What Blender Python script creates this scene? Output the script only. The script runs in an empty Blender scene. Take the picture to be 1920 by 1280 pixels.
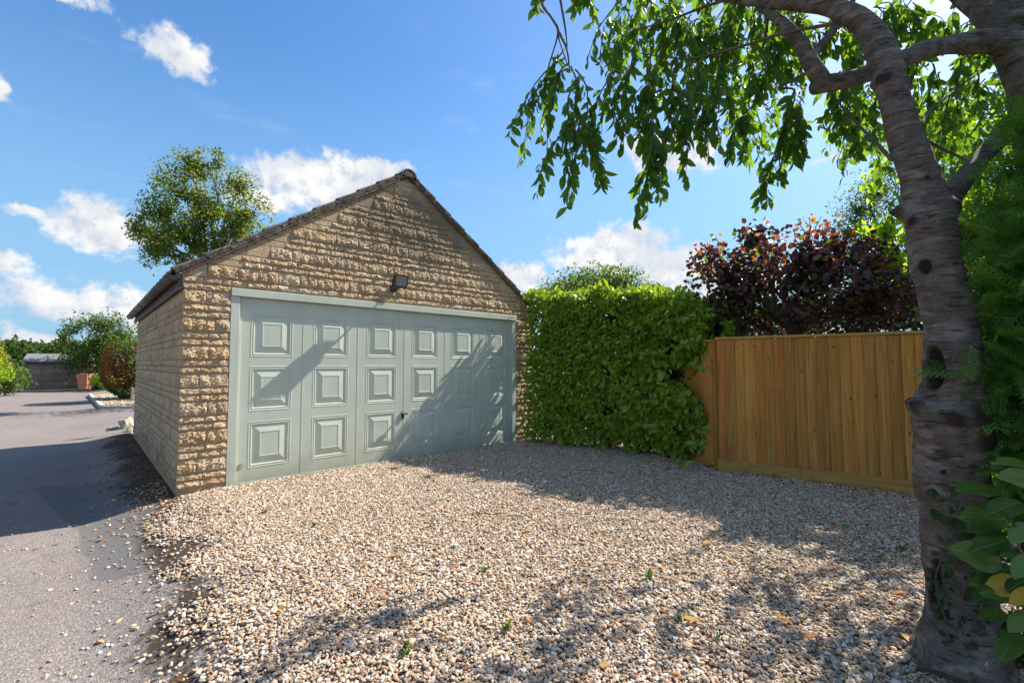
import bpy, math, random
import numpy as np
from mathutils import Vector, Matrix, noise

random.seed(7)
rng = np.random.default_rng(7)
sc = bpy.context.scene
COL = sc.collection
R = math.radians

# ------------------------------------------------------------------ camera
FPX = 858.0                                   # focal length in photo pixels (1920 wide)
PITCH = math.atan(42 / FPX)
FWD = Vector((0.6845, 0.7290, 0.0)).normalized()
RGT = Vector((FWD.y, -FWD.x, 0.0))
CAM = Vector((-0.758, -5.882, 1.36))
cam_data = bpy.data.cameras.new('camera')
cam = bpy.data.objects.new('camera', cam_data)
COL.objects.link(cam)
cam_data.sensor_width = 36.0
cam_data.lens = FPX / 1920 * 36.0
cam_data.clip_start = 0.05
cam_data.clip_end = 6000
look = FWD * math.cos(PITCH) + Vector((0, 0, math.sin(PITCH)))
cam.location = CAM
cam.rotation_euler = look.to_track_quat('-Z', 'Y').to_euler()
sc.camera = cam


def at(px, py, d):
    """world point seen at photo pixel px,py, d metres ahead (measured horizontally)"""
    u = (px - 960) / FPX
    v = (640 - py) / FPX
    fh = math.cos(PITCH) - math.sin(PITCH) * v
    up = math.sin(PITCH) + math.cos(PITCH) * v
    k = d / fh
    return CAM + FWD * d + RGT * (u * k) + Vector((0, 0, up * k))


def ground_at(px, py, z=0.0):
    u = (px - 960) / FPX
    v = (640 - py) / FPX
    fh = math.cos(PITCH) - math.sin(PITCH) * v
    up = math.sin(PITCH) + math.cos(PITCH) * v
    k = (z - CAM.z) / up
    return CAM + FWD * (fh * k) + RGT * (u * k) + Vector((0, 0, up * k))


def project(p):
    r = Vector(p) - CAM
    f = r.dot(FWD); l = r.dot(RGT); z = r.z
    zc = f * math.cos(PITCH) + z * math.sin(PITCH)
    yc = -f * math.sin(PITCH) + z * math.cos(PITCH)
    if zc < 0.05:
        return (-9999, -9999, zc)
    return (960 + FPX * l / zc, 640 - FPX * yc / zc, zc)


# ------------------------------------------------------------------ light
TO_SUN = Vector((1.0, -0.18, 0.98)).normalized()
sun_data = bpy.data.lights.new('sun', 'SUN')
sun_data.energy = 3.6
sun_data.angle = R(0.53)
sun_data.color = (1.0, 0.90, 0.76)
sun = bpy.data.objects.new('sun', sun_data)
COL.objects.link(sun)
sun.rotation_euler = TO_SUN.to_track_quat('Z', 'Y').to_euler()
sun.location = (10, -2, 12)

world = bpy.data.worlds.new('World')
sc.world = world
world.use_nodes = True
WT = world.node_tree
WT.nodes.clear()
try:
    world.cycles.sampling_method = 'MANUAL'
    world.cycles.sample_map_resolution = 1024
except Exception:
    pass


class NT:
    """terse node building"""
    def __init__(s, tree):
        s.t = tree

    def n(s, typ, **kw):
        nd = s.t.nodes.new(typ)
        for k, v in kw.items():
            setattr(nd, k, v)
        return nd

    def put(s, sock, v):
        if v is None:
            return
        if isinstance(v, bpy.types.NodeSocket):
            s.t.links.new(v, sock)
        else:
            if sock.type == 'RGBA' and len(v) == 3:
                v = (*v, 1)
            sock.default_value = v

    def math(s, op, a, b=None, c=None, clamp=False):
        nd = s.n('ShaderNodeMath', operation=op, use_clamp=clamp)
        s.put(nd.inputs[0], a)
        if b is not None: s.put(nd.inputs[1], b)
        if c is not None: s.put(nd.inputs[2], c)
        return nd.outputs[0]

    def vmath(s, op, a, b=None, out=0):
        nd = s.n('ShaderNodeVectorMath', operation=op)
        s.put(nd.inputs[0], a)
        if b is not None:
            s.put(nd.inputs[3 if op == 'SCALE' else 1], b)
        return nd.outputs[out]

    def noise(s, vec, scale, detail=4, rough=0.5, out='Fac', dist=0.0):
        nd = s.n('ShaderNodeTexNoise')
        if vec is not None: s.put(nd.inputs['Vector'], vec)
        nd.inputs['Scale'].default_value = scale
        nd.inputs['Detail'].default_value = detail
        nd.inputs['Roughness'].default_value = rough
        nd.inputs['Distortion'].default_value = dist
        return nd.outputs[out]

    def voro(s, vec, scale, feature='F1', out='Distance', rand=1.0):
        nd = s.n('ShaderNodeTexVoronoi', feature=feature)
        if vec is not None: s.put(nd.inputs['Vector'], vec)
        nd.inputs['Scale'].default_value = scale
        nd.inputs['Randomness'].default_value = rand
        return nd.outputs[out]

    def ramp(s, fac, stops, interp='LINEAR'):
        nd = s.n('ShaderNodeValToRGB')
        cr = nd.color_ramp
        cr.interpolation = interp
        while len(cr.elements) > 1:
            cr.elements.remove(cr.elements[-1])
        for i, (p, c) in enumerate(stops):
            e = cr.elements[0] if i == 0 else cr.elements.new(p)
            e.position = p
            e.color = (*c, 1) if not isinstance(c, float) else (c, c, c, 1)
        s.put(nd.inputs[0], fac)
        return nd.outputs[0]

    def mix(s, fac, a, b, blend='MIX'):
        nd = s.n('ShaderNodeMix', data_type='RGBA', blend_type=blend)
        s.put(nd.inputs[0], fac)
        s.put(nd.inputs[6], a)
        s.put(nd.inputs[7], b)
        return nd.outputs[2]

    def maprange(s, v, a, b, c=0.0, d=1.0, smooth=True):
        nd = s.n('ShaderNodeMapRange', interpolation_type='SMOOTHSTEP' if smooth else 'LINEAR')
        s.put(nd.inputs[0], v)
        for i, x in enumerate((a, b, c, d)):
            nd.inputs[i + 1].default_value = x
        return nd.outputs[0]

    def bump(s, h, strength=0.5, dist=0.01, normal=None):
        nd = s.n('ShaderNodeBump')
        nd.inputs['Strength'].default_value = strength
        nd.inputs['Distance'].default_value = dist
        s.put(nd.inputs['Height'], h)
        if normal is not None: s.put(nd.inputs['Normal'], normal)
        return nd.outputs[0]


# sky: Nishita gradient with cumulus clouds laid out in azimuth / elevation
def build_sky():
    g = NT(WT)
    out = g.n('ShaderNodeOutputWorld')
    bg = g.n('ShaderNodeBackground')
    bg.inputs['Strength'].default_value = 0.15
    WT.links.new(bg.outputs[0], out.inputs[0])
    sky = g.n('ShaderNodeTexSky', sky_type='NISHITA')
    sky.sun_disc = False
    sky.sun_elevation = math.asin(TO_SUN.z)
    sky.sun_rotation = math.atan2(TO_SUN.x, TO_SUN.y)
    sky.altitude = 0
    sky.air_density = 1.0
    sky.dust_density = 0.6
    sky.ozone_density = 3.0
    hsv = g.n('ShaderNodeHueSaturation')
    hsv.inputs['Saturation'].default_value = 1.22
    hsv.inputs['Value'].default_value = 0.53
    g.put(hsv.inputs['Color'], sky.outputs[0])
    skycol = hsv.outputs[0]
    tc = g.n('ShaderNodeTexCoord').outputs['Generated']
    sep = g.n('ShaderNodeSeparateXYZ')
    g.put(sep.inputs[0], g.vmath('NORMALIZE', tc))
    az = g.math('ARCTAN2', sep.outputs[0], sep.outputs[1])
    el = g.math('ARCSINE', sep.outputs[2])
    comb = g.n('ShaderNodeCombineXYZ')
    g.put(comb.inputs[0], az); g.put(comb.inputs[1], el)
    AE = comb.outputs[0]
    # warp
    wn = g.noise(AE, 7.0, 5, 0.6, out='Color')
    w = g.vmath('SCALE', g.vmath('SUBTRACT', wn, (0.5, 0.5, 0.5)), 0.10)
    AEw = g.vmath('ADD', AE, w)

    def azel(px, py):
        d = (at(px, py, 10) - CAM).normalized()
        return math.atan2(d.x, d.y), math.asin(d.z)
    clouds = [  # px, py, half width, half height in photo pixels
        (330, 105, 95, 48, 1.0), (140, 2, 90, 20, .9), (8, 160, 30, 40, 1.0), (45, 396, 60, 18, .9),
        (185, 425, 125, 62, 1.05), (600, 345, 160, 56, 1.1), (690, 330, 100, 50, 1.0), (490, 365, 90, 40, .9),
        (130, 565, 190, 44, .95), (10, 500, 60, 40, .9), (270, 590, 120, 60, .9), (960, 520, 120, 34, 1.0),
        (1150, 470, 120, 50, 1.15), (1260, 500, 110, 50, 1.1), (1380, 530, 170, 50, .9), (1270, 290, 110, 48, .95), (1210, 275, 70, 34, .8),
        (1540, 292, 60, 14, .7), (60, 640, 300, 34, .8), (1500, 600, 300, 40, .8), (470, 600, 200, 30, .8)]
    spec = []
    for px, py, hw, hh, wt in clouds:
        a, e = azel(px, py)
        a1, _ = azel(px + hw, py); a0, _ = azel(px - hw, py)
        _, e1 = azel(px, py - hh); _, e0 = azel(px, py + hh)
        spec.append((a, e, abs(a1 - a0) / 2, abs(e1 - e0) / 2, wt))
    rs = random.Random(5)
    for k in range(66):                      # clouds out of view, extra ones added to whiten the light in shade
        a = -math.pi + rs.random() * 2 * math.pi
        if -0.3 < a < 1.9: continue
        spec.append((a, rs.uniform(.06, 1.1), rs.uniform(.12, .32), rs.uniform(.04, .13), 1.0))
    fld = None; vv = None
    for a, e, ra, re, wt in spec:
        q = g.vmath('MULTIPLY', g.vmath('SUBTRACT', AEw, (a, e, 0)), (1 / ra, 1 / re, 0))
        ln = g.math('MULTIPLY_ADD', g.vmath('LENGTH', q, out=1), -1.0, wt)
        fld = ln if fld is None else g.math('MAXIMUM', fld, ln)
    fine = g.noise(AE, 26.0, 8, 0.62)
    dens = g.math('ADD', fld, g.math('MULTIPLY', g.math('SUBTRACT', fine, 0.5), 1.7))
    mask = g.maprange(dens, -0.02, 0.55)
    # shading: compare with density a little way up; where more cloud lies above, it is greyer
    up = g.noise(g.vmath('ADD', AE, (0.012, 0.022, 0)), 26.0, 5, 0.6)
    rel = g.math('SUBTRACT', fine, up)
    shade = g.maprange(g.math('ADD', g.math('MULTIPLY', rel, 2.2), g.math('MULTIPLY', dens, .12)), -0.55, 0.35)
    big = g.maprange(g.noise(g.vmath('ADD', AE, (5.0, 0.03, 0)), 9.0, 4, 0.55), .40, .60)
    shade = g.math('MULTIPLY', shade, g.math('ADD', g.math('MULTIPLY', big, .55), .45))
    ccol = g.mix(shade, (1.45, 1.62, 1.88), (2.4, 2.38, 2.34))
    thin = g.maprange(g.noise(g.vmath('MULTIPLY', AE, (1.0, 3.2, 1)), 4.0, 6, 0.62), 0.54, 0.85, 0.0, 0.25)
    low = g.maprange(el, 0.0, 0.62, 0.92, 0.0)          # paler air near the horizon
    c0 = g.mix(low, skycol, (0.70, 1.32, 1.93))
    c0 = g.mix(thin, c0, (1.9, 2.2, 2.5))
    above = g.maprange(el, -0.01, 0.02)
    col = g.mix(g.math('MULTIPLY', mask, above), c0, ccol)
    g.put(bg.inputs[0], col)


build_sky()
sc.view_settings.view_transform = 'Standard'
sc.view_settings.look = 'None'
sc.view_settings.exposure = 1.52
sc.view_settings.gamma = 1.0
sc.view_settings.use_curve_mapping = False
sc.render.engine = 'CYCLES'
sc.cycles.max_bounces = 6
sc.cycles.diffuse_bounces = 3
sc.cycles.transmission_bounces = 4
sc.cycles.caustics_reflective = False
sc.cycles.caustics_refractive = False


# ------------------------------------------------------------------ helpers
def link(o, parent=None):
    COL.objects.link(o)
    if parent is not None:
        o.parent = parent
    return o


def tag(o, label=None, cat=None, group=None, kind=None):
    if label: o['label'] = label
    if cat: o['category'] = cat
    if group: o['group'] = group
    if kind: o['kind'] = kind
    return o


def empty(name, loc=(0, 0, 0), rz=0.0):
    o = bpy.data.objects.new(name, None)
    o.location = loc
    o.rotation_euler = (0, 0, rz)
    o.empty_display_size = 0.1
    return link(o)


def np_mesh(name, V, F, mat=None, smooth=False, attrs=None):
    """V (n,3) array, F list/array of equal-length faces or a ragged list"""
    me = bpy.data.meshes.new(name)
    V = np.asarray(V, dtype=np.float32)
    if isinstance(F, np.ndarray):
        nf, k = F.shape
        me.vertices.add(len(V)); me.vertices.foreach_set('co', V.ravel())
        me.loops.add(nf * k); me.loops.foreach_set('vertex_index', F.astype(np.int32).ravel())
        me.polygons.add(nf)
        me.polygons.foreach_set('loop_start', np.arange(0, nf * k, k, dtype=np.int32))
        me.polygons.foreach_set('loop_total', np.full(nf, k, dtype=np.int32))
        me.update(calc_edges=True)
    else:
        me.from_pydata([tuple(map(float, v)) for v in V], [], F)
        me.update()
    if smooth:
        me.polygons.foreach_set('use_smooth', [True] * len(me.polygons))
    if mat: me.materials.append(mat)
    if attrs:
        for an, arr in attrs.items():
            a = me.attributes.new(an, 'FLOAT', 'POINT')
            a.data.foreach_set('value', np.asarray(arr, dtype=np.float32))
    return me


def mobj(name, me, parent=None, loc=None):
    o = bpy.data.objects.new(name, me)
    if loc is not None: o.location = loc
    return link(o, parent)


class MB:
    """collects simple shapes, then builds ONE mesh"""
    def __init__(s):
        s.V = []; s.F = []

    def add(s, V, F):
        b = len(s.V)
        s.V += [tuple(v) for v in V]
        s.F += [tuple(b + i for i in f) for f in F]

    def box(s, x0, x1, y0, y1, z0, z1, M=None):
        V = [Vector((x, y, z)) for x in (x0, x1) for y in (y0, y1) for z in (z0, z1)]
        if M is not None: V = [M @ v for v in V]
        s.add(V, [(0, 1, 3, 2), (4, 6, 7, 5), (0, 4, 5, 1), (2, 3, 7, 6), (0, 2, 6, 4), (1, 5, 7, 3)])

    def bevbox(s, x0, x1, y0, y1, z0, z1, b=0.005, M=None):
        V = []; idx = {}
        X = (x0, x1); Y = (y0, y1); Z = (z0, z1)
        sg = (1, -1)
        for i in (0, 1):
            for j in (0, 1):
                for k in (0, 1):
                    for ax in range(3):
                        p = [X[i] + sg[i] * b, Y[j] + sg[j] * b, Z[k] + sg[k] * b]
                        p[ax] = (X[i], Y[j], Z[k])[ax]
                        idx[(i, j, k, ax)] = len(V); V.append(Vector(p))
        if M is not None: V = [M @ v for v in V]
        F = []
        for i in (0, 1):
            q = [idx[(i, a, c, 0)] for a, c in ((0, 0), (1, 0), (1, 1), (0, 1))]; F.append(q if i else q[::-1])
            q = [idx[(a, i, c, 1)] for a, c in ((0, 0), (1, 0), (1, 1), (0, 1))]; F.append(q[::-1] if i else q)
            q = [idx[(a, c, i, 2)] for a, c in ((0, 0), (1, 0), (1, 1), (0, 1))]; F.append(q if i else q[::-1])
        for i in (0, 1):
            for j in (0, 1):
                F.append([idx[(i, j, 0, 0)], idx[(i, j, 1, 0)], idx[(i, j, 1, 1)], idx[(i, j, 0, 1)]])
                F.append([idx[(i, 0, j, 0)], idx[(i, 1, j, 0)], idx[(i, 1, j, 2)], idx[(i, 0, j, 2)]])
                F.append([idx[(0, i, j, 1)], idx[(1, i, j, 1)], idx[(1, i, j, 2)], idx[(0, i, j, 2)]])
        for i in (0, 1):
            for j in (0, 1):
                for k in (0, 1):
                    F.append([idx[(i, j, k, a)] for a in range(3)])
        s.add(V, F)

    def prism(s, poly, axis, a0, a1):
        """poly: 2D points; axis 'x','y','z' extrusion axis"""
        def mk(p, a):
            return {'x': (a, p[0], p[1]), 'y': (p[0], a, p[1]), 'z': (p[0], p[1], a)}[axis]
        n = len(poly)
        V = [mk(p, a0) for p in poly] + [mk(p, a1) for p in poly]
        F = [tuple(range(n)), tuple(range(2 * n - 1, n - 1, -1))]
        F += [(i, i + n, (i + 1) % n + n, (i + 1) % n) for i in range(n)]
        s.add(V, F)

    def tube(s, pts, rad, seg=8, cap=True):
        V, F = tube_arrays(pts, rad, seg, cap)
        s.add(V, F)

    def build(s, name, mat, parent=None, smooth=False, loc=None):
        me = np_mesh(name, s.V, s.F, mat, smooth)
        return mobj(name, me, parent, loc)


def fix_normals(me):
    import bmesh
    bm = bmesh.new(); bm.from_mesh(me)
    bmesh.ops.recalc_face_normals(bm, faces=bm.faces)
    bm.to_mesh(me); bm.free()


def tube_arrays(pts, rad, seg=8, cap=True):
    pts = [Vector(p) for p in pts]
    n = len(pts)
    if not hasattr(rad, '__len__'): rad = [rad] * n
    V = []; F = []
    up = Vector((0, 0, 1))
    prev = None
    for i, p in enumerate(pts):
        t = (pts[min(i + 1, n - 1)] - pts[max(i - 1, 0)])
        t = t.normalized() if t.length > 1e-9 else up
        if prev is None:
            a = t.cross(up if abs(t.z) < .9 else Vector((1, 0, 0))).normalized()
        else:
            a = (prev - t * prev.dot(t)).normalized()
        prev = a
        b = t.cross(a)
        for k in range(seg):
            th = 2 * math.pi * k / seg
            V.append(p + (a * math.cos(th) + b * math.sin(th)) * rad[i])
    for i in range(n - 1):
        for k in range(seg):
            k2 = (k + 1) % seg
            F.append((i * seg + k, i * seg + k2, (i + 1) * seg + k2, (i + 1) * seg + k))
    if cap:
        F.append(tuple(range(seg - 1, -1, -1)))
        F.append(tuple((n - 1) * seg + k for k in range(seg)))
    return V, F


def catmull(P, R_, per=6):
    """smooth polyline and radii"""
    P = [Vector(p) for p in P]
    n = len(P); o = []; r = []
    for i in range(n - 1):
        p0 = P[max(i - 1, 0)]; p1 = P[i]; p2 = P[i + 1]; p3 = P[min(i + 2, n - 1)]
        for k in range(per):
            t = k / per
            o.append(0.5 * ((2 * p1) + (p2 - p0) * t + (2 * p0 - 5 * p1 + 4 * p2 - p3) * t * t + (3 * p1 - p0 - 3 * p2 + p3) * t ** 3))
            r.append(R_[i] * (1 - t) + R_[i + 1] * t)
    o.append(P[-1]); r.append(R_[-1])
    return o, r


def fbm(p, s=1.0, oct=3):
    v = 0; a = .5
    p = Vector(p) * s
    for _ in range(oct):
        v += a * noise.noise(p); p = p * 2.03; a *= .5
    return v


def smooth01(x):
    x = max(0.0, min(1.0, x)); return x * x * (3 - 2 * x)


# ------------------------------------------------------------------ materials
MATS = {}


def mat_base(name):
    m = bpy.data.materials.new(name)
    m.use_nodes = True
    m.node_tree.nodes.clear()
    g = NT(m.node_tree)
    out = g.n('ShaderNodeOutputMaterial')
    p = g.n('ShaderNodeBsdfPrincipled')
    m.node_tree.links.new(p.outputs[0], out.inputs[0])
    MATS[name] = m
    return m, g, p, out


def wpos(g):
    return g.n('ShaderNodeNewGeometry').outputs['Position']


def simple(name, col, rough=.6, metal=0.0, var=.12, scale=20, bump=.1, spec=.5):
    m, g, p, _ = mat_base(name)
    pos = wpos(g)
    n1 = g.noise(pos, scale, 5, .6)
    n2 = g.noise(pos, scale * .12, 3, .5)
    f = g.math('ADD', g.math('MULTIPLY', n1, .6), g.math('MULTIPLY', n2, .4))
    c = g.mix(g.maprange(f, .3, .7), [x * (1 - var) for x in col], [min(1, x * (1 + var)) for x in col])
    g.put(p.inputs['Base Color'], c)
    p.inputs['Roughness'].default_value = rough
    p.inputs['Metallic'].default_value = metal
    p.inputs['Specular IOR Level'].default_value = spec
    if bump: g.put(p.inputs['Normal'], g.bump(n1, bump, .01))
    return m


# rough-faced reconstituted stone
def mk_stone(name, side=False):
    m, g, p, _ = mat_base(name)
    pos = wpos(g)
    rnd = g.n('ShaderNodeObjectInfo').outputs['Random']
    isl = g.n('ShaderNodeNewGeometry').outputs['Random Per Island']
    rr = g.math('FRACT', g.math('ADD', rnd, isl))
    base = g.ramp(rr, [(0, (.65, .46, .26)), (.25, (.69, .53, .34)), (.45, (.57, .40, .235)), (.65, (.72, .585, .40)), (.85, (.53, .39, .265)), (1, (.65, .46, .255))])
    n1 = g.noise(pos, 14, 6, .65)
    n2 = g.noise(pos, 90, 5, .6)
    c = g.mix(g.maprange(n1, .42, .68, 0, .55), base, (.36, .265, .20))
    c = g.mix(g.maprange(n2, .45, .66, 0, .62), c, (.29, .19, .125))
    c = g.mix(g.maprange(g.noise(pos, 55, 4, .6), .60, .75, 0, .5), c, (.58, .52, .43))
    # weathering stain near the gable's top, and green at the foot
    sp = g.n('ShaderNodeSeparateXYZ'); g.put(sp.inputs[0], pos)
    wob = g.math('MULTIPLY', g.math('SUBTRACT', g.noise(pos, 2.2, 4, .6), .5), 1.3)
    dx = g.math('MULTIPLY', g.math('SUBTRACT', sp.outputs[0], 2.85), 1 / 1.15)
    dz = g.math('MULTIPLY', g.math('SUBTRACT', sp.outputs[2], 3.42), 1 / .60)
    rad = g.math('SQRT', g.math('ADD', g.math('POWER', dx, 2.0), g.math('POWER', dz, 2.0)))
    st = g.maprange(g.math('ADD', rad, wob), 1.3, .5, 0, .6)
    c = g.mix(st, c, (.115, .09, .078))
    n3 = g.noise(pos, 3.0, 5, .65)
    c = g.mix(g.maprange(n3, .5, .72, 0, .42), c, (.23, .17, .13))
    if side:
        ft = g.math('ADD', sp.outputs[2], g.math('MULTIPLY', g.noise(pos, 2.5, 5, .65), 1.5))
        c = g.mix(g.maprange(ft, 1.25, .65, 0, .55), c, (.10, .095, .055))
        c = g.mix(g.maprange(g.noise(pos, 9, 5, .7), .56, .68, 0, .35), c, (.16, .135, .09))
    g.put(p.inputs['Base Color'], c)
    p.inputs['Roughness'].default_value = .95
    p.inputs['Specular IOR Level'].default_value = .15
    h = g.math('ADD', g.noise(pos, 38, 6, .65), g.math('MULTIPLY', n2, .5))
    g.put(p.inputs['Normal'], g.bump(h, 1.0, .022))
    return m


mk_stone('stone')
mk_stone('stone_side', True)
simple('mortar', (.36, .26, .17), .95, var=.2, scale=60, bump=.5, spec=.1)
simple('tile', (.16, .135, .115), .9, var=.35, scale=25, bump=.6, spec=.2)


def mk_tile():
    m, g, p, _ = mat_base('tile')
    pos = wpos(g)
    n1 = g.noise(pos, 12, 6, .65)
    c = g.ramp(n1, [(.3, (.075, .058, .048)), (.5, (.14, .115, .095)), (.68, (.23, .20, .165))])
    lich = g.maprange(g.noise(pos, 30, 3, .5), .63, .70)
    c = g.mix(g.math('MULTIPLY', lich, .8), c, (.50, .50, .42))
    moss = g.maprange(g.noise(pos, 7, 5, .6), .58, .7, 0, .7)
    c = g.mix(moss, c, (.07, .065, .025))
    g.put(p.inputs['Base Color'], c)
    p.inputs['Roughness'].default_value = .95
    p.inputs['Specular IOR Level'].default_value = .15
    g.put(p.inputs['Normal'], g.bump(n1, .8, .02))


mk_tile()


def mk_paint():
    m, g, p, _ = mat_base('sage_paint')
    pos = wpos(g)
    n1 = g.noise(pos, 3, 5, .6)
    c = g.mix(g.maprange(n1, .3, .7), (.50, .555, .48), (.545, .60, .525))
    sp = g.n('ShaderNodeSeparateXYZ'); g.put(sp.inputs[0], pos)
    strk = g.noise(g.vmath('MULTIPLY', pos, (14, 14, .8)), 2.0, 5, .65)
    c = g.mix(g.maprange(strk, .5, .72, 0, .35), c, (.40, .445, .37))
    # grime low down and chips
    low = g.math('ADD', sp.outputs[2], g.math('MULTIPLY', g.noise(pos, 6, 5, .6), .55))
    c = g.mix(g.maprange(low, .75, .2, 0, .45), c, (.27, .29, .19))
    chip = g.maprange(g.noise(pos, 34, 3, .4), .775, .785)
    c = g.mix(chip, c, (.07, .055, .045))
    chip2 = g.maprange(g.noise(g.vmath('ADD', pos, (3.1, 2, 5)), 45, 3, .4), .76, .77)
    c = g.mix(chip2, c, (.55, .58, .55))
    g.put(p.inputs['Base Color'], c)
    g.put(p.inputs['Roughness'], g.maprange(n1, .3, .7, .38, .52))
    p.inputs['Specular IOR Level'].default_value = .4
    g.put(p.inputs['Normal'], g.bump(g.noise(g.vmath('MULTIPLY', pos, (1, 1, .25)), 140, 4, .6), .12, .003))


mk_paint()
simple('black_plastic', (.022, .022, .024), .45, var=.2, scale=30, bump=.05)
simple('gutter_plastic', (.105, .095, .085), .6, var=.35, scale=18, bump=.15)
simple('fascia', (.085, .075, .068), .75, var=.3, scale=10, bump=.2)
simple('rubber', (.035, .036, .045), .8, var=.3, scale=40, bump=.2)
simple('steel', (.35, .35, .34), .35, 1.0, var=.2, scale=30, bump=.05)
simple('lamp_glass', (.26, .27, .26), .12, 0.0, var=.15, scale=8, bump=0, spec=.8)
simple('lamp_grey', (.055, .058, .062), .5, .2, var=.2, scale=30, bump=.05)


def mk_asphalt():
    m, g, p, _ = mat_base('asphalt')
    pos = wpos(g)
    vr = g.voro(pos, 130, out='Color')
    sp = g.n('ShaderNodeSeparateXYZ'); g.put(sp.inputs[0], vr)
    agg = g.ramp(sp.outputs[0], [(0, (.13, .115, .11)), (.35, (.19, .168, .16)), (.6, (.225, .20, .19)), (.85, (.27, .24, .23)), (1, (.38, .34, .32))])
    big = g.noise(pos, .8, 5, .6)
    c = g.mix(g.maprange(big, .3, .7, .0, .6), agg, g.mix(.5, agg, (.13, .108, .108)))
    crk = g.noise(pos, 5, 6, .7)
    c = g.mix(g.maprange(crk, .56, .70, 0, .45), c, (.085, .072, .068))
    # newer grey repair patch
    pt = g.n('ShaderNodeAttribute', attribute_name='patch').outputs['Fac']
    pe = g.maprange(g.math('ADD', pt, g.math('MULTIPLY', g.math('SUBTRACT', g.noise(pos, 18, 4, .6), .5), .3)), .42, .55)
    pc = g.mix(sp.outputs[1], (.12, .117, .118), (.165, .16, .16))
    c = g.mix(pe, c, pc)
    # soil and moss lying along the wall and the gravel's edge
    dt = g.n('ShaderNodeAttribute', attribute_name='dirt').outputs['Fac']
    dn = g.math('ADD', dt, g.math('MULTIPLY', g.math('SUBTRACT', g.noise(pos, 9, 7, .7), .5), 1.1))
    soil = g.ramp(g.noise(pos, 60, 5, .7), [(.3, (.028, .022, .018)), (.55, (.06, .047, .036)), (.75, (.15, .10, .062))])
    c = g.mix(g.maprange(dn, .45, .75), c, soil)
    g.put(p.inputs['Base Color'], c)
    p.inputs['Roughness'].default_value = .92
    p.inputs['Specular IOR Level'].default_value = .25
    h = g.math('ADD', g.voro(pos, 130), g.math('MULTIPLY', g.noise(pos, 40, 5, .6), .8))
    g.put(p.inputs['Normal'], g.bump(h, .55, .006))


mk_asphalt()


def mk_gravel():
    m, g, p, _ = mat_base('gravel_stone')
    oi = g.n('ShaderNodeObjectInfo').outputs['Random']
    isl = g.n('ShaderNodeNewGeometry').outputs['Random Per Island']
    pos = wpos(g)
    stops = [(0, (.44, .34, .225)), (.14, (.54, .43, .31)), (.26, (.33, .235, .165)), (.34, (.62, .55, .45)), (.44, (.30, .265, .24)),
             (.52, (.47, .345, .22)), (.61, (.68, .64, .57)), (.68, (.38, .26, .17)), (.75, (.50, .42, .33)), (.81, (.30, .14, .075)),
             (.85, (.20, .175, .165)), (.89, (.76, .73, .67)), (.93, (.42, .23, .12)), (.96, (.40, .385, .37))]
    c = g.ramp(oi, stops, 'CONSTANT')
    c = g.mix(g.maprange(g.noise(pos, 120, 4, .6), .35, .7, 0, .35), c, (.34, .24, .165))
    c = g.mix(g.maprange(g.noise(pos, 1.3, 6, .65), .50, .70, 0, .22), c, (.26, .19, .13))
    g.put(p.inputs['Base Color'], c)
    p.inputs['Roughness'].default_value = .8
    p.inputs['Specular IOR Level'].default_value = .3
    g.put(p.inputs['Normal'], g.bump(g.noise(pos, 220, 3, .6), .3, .003))
    m, g, p, _ = mat_base('gravel_bed')
    pos = wpos(g)
    v = g.voro(pos, 60, out='Color')
    s = g.n('ShaderNodeSeparateXYZ'); g.put(s.inputs[0], v)
    c = g.ramp(s.outputs[0], [(0, (.10, .075, .055)), (.4, (.22, .165, .12)), (.7, (.33, .26, .19)), (1, (.5, .42, .33))])
    g.put(p.inputs['Base Color'], c)
    p.inputs['Roughness'].default_value = .95
    g.put(p.inputs['Normal'], g.bump(g.voro(pos, 60), 1.0, .02))


mk_gravel()


def mk_grass():
    m, g, p, _ = mat_base('grass_ground')
    pos = wpos(g)
    c = g.ramp(g.noise(pos, 1.5, 7, .7), [(.3, (.035, .05, .015)), (.55, (.07, .10, .03)), (.75, (.13, .12, .05))])
    g.put(p.inputs['Base Color'], c)
    p.inputs['Roughness'].default_value = .95
    g.put(p.inputs['Normal'], g.bump(g.noise(pos, 15, 6, .7), 1, .08))


mk_grass()


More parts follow.
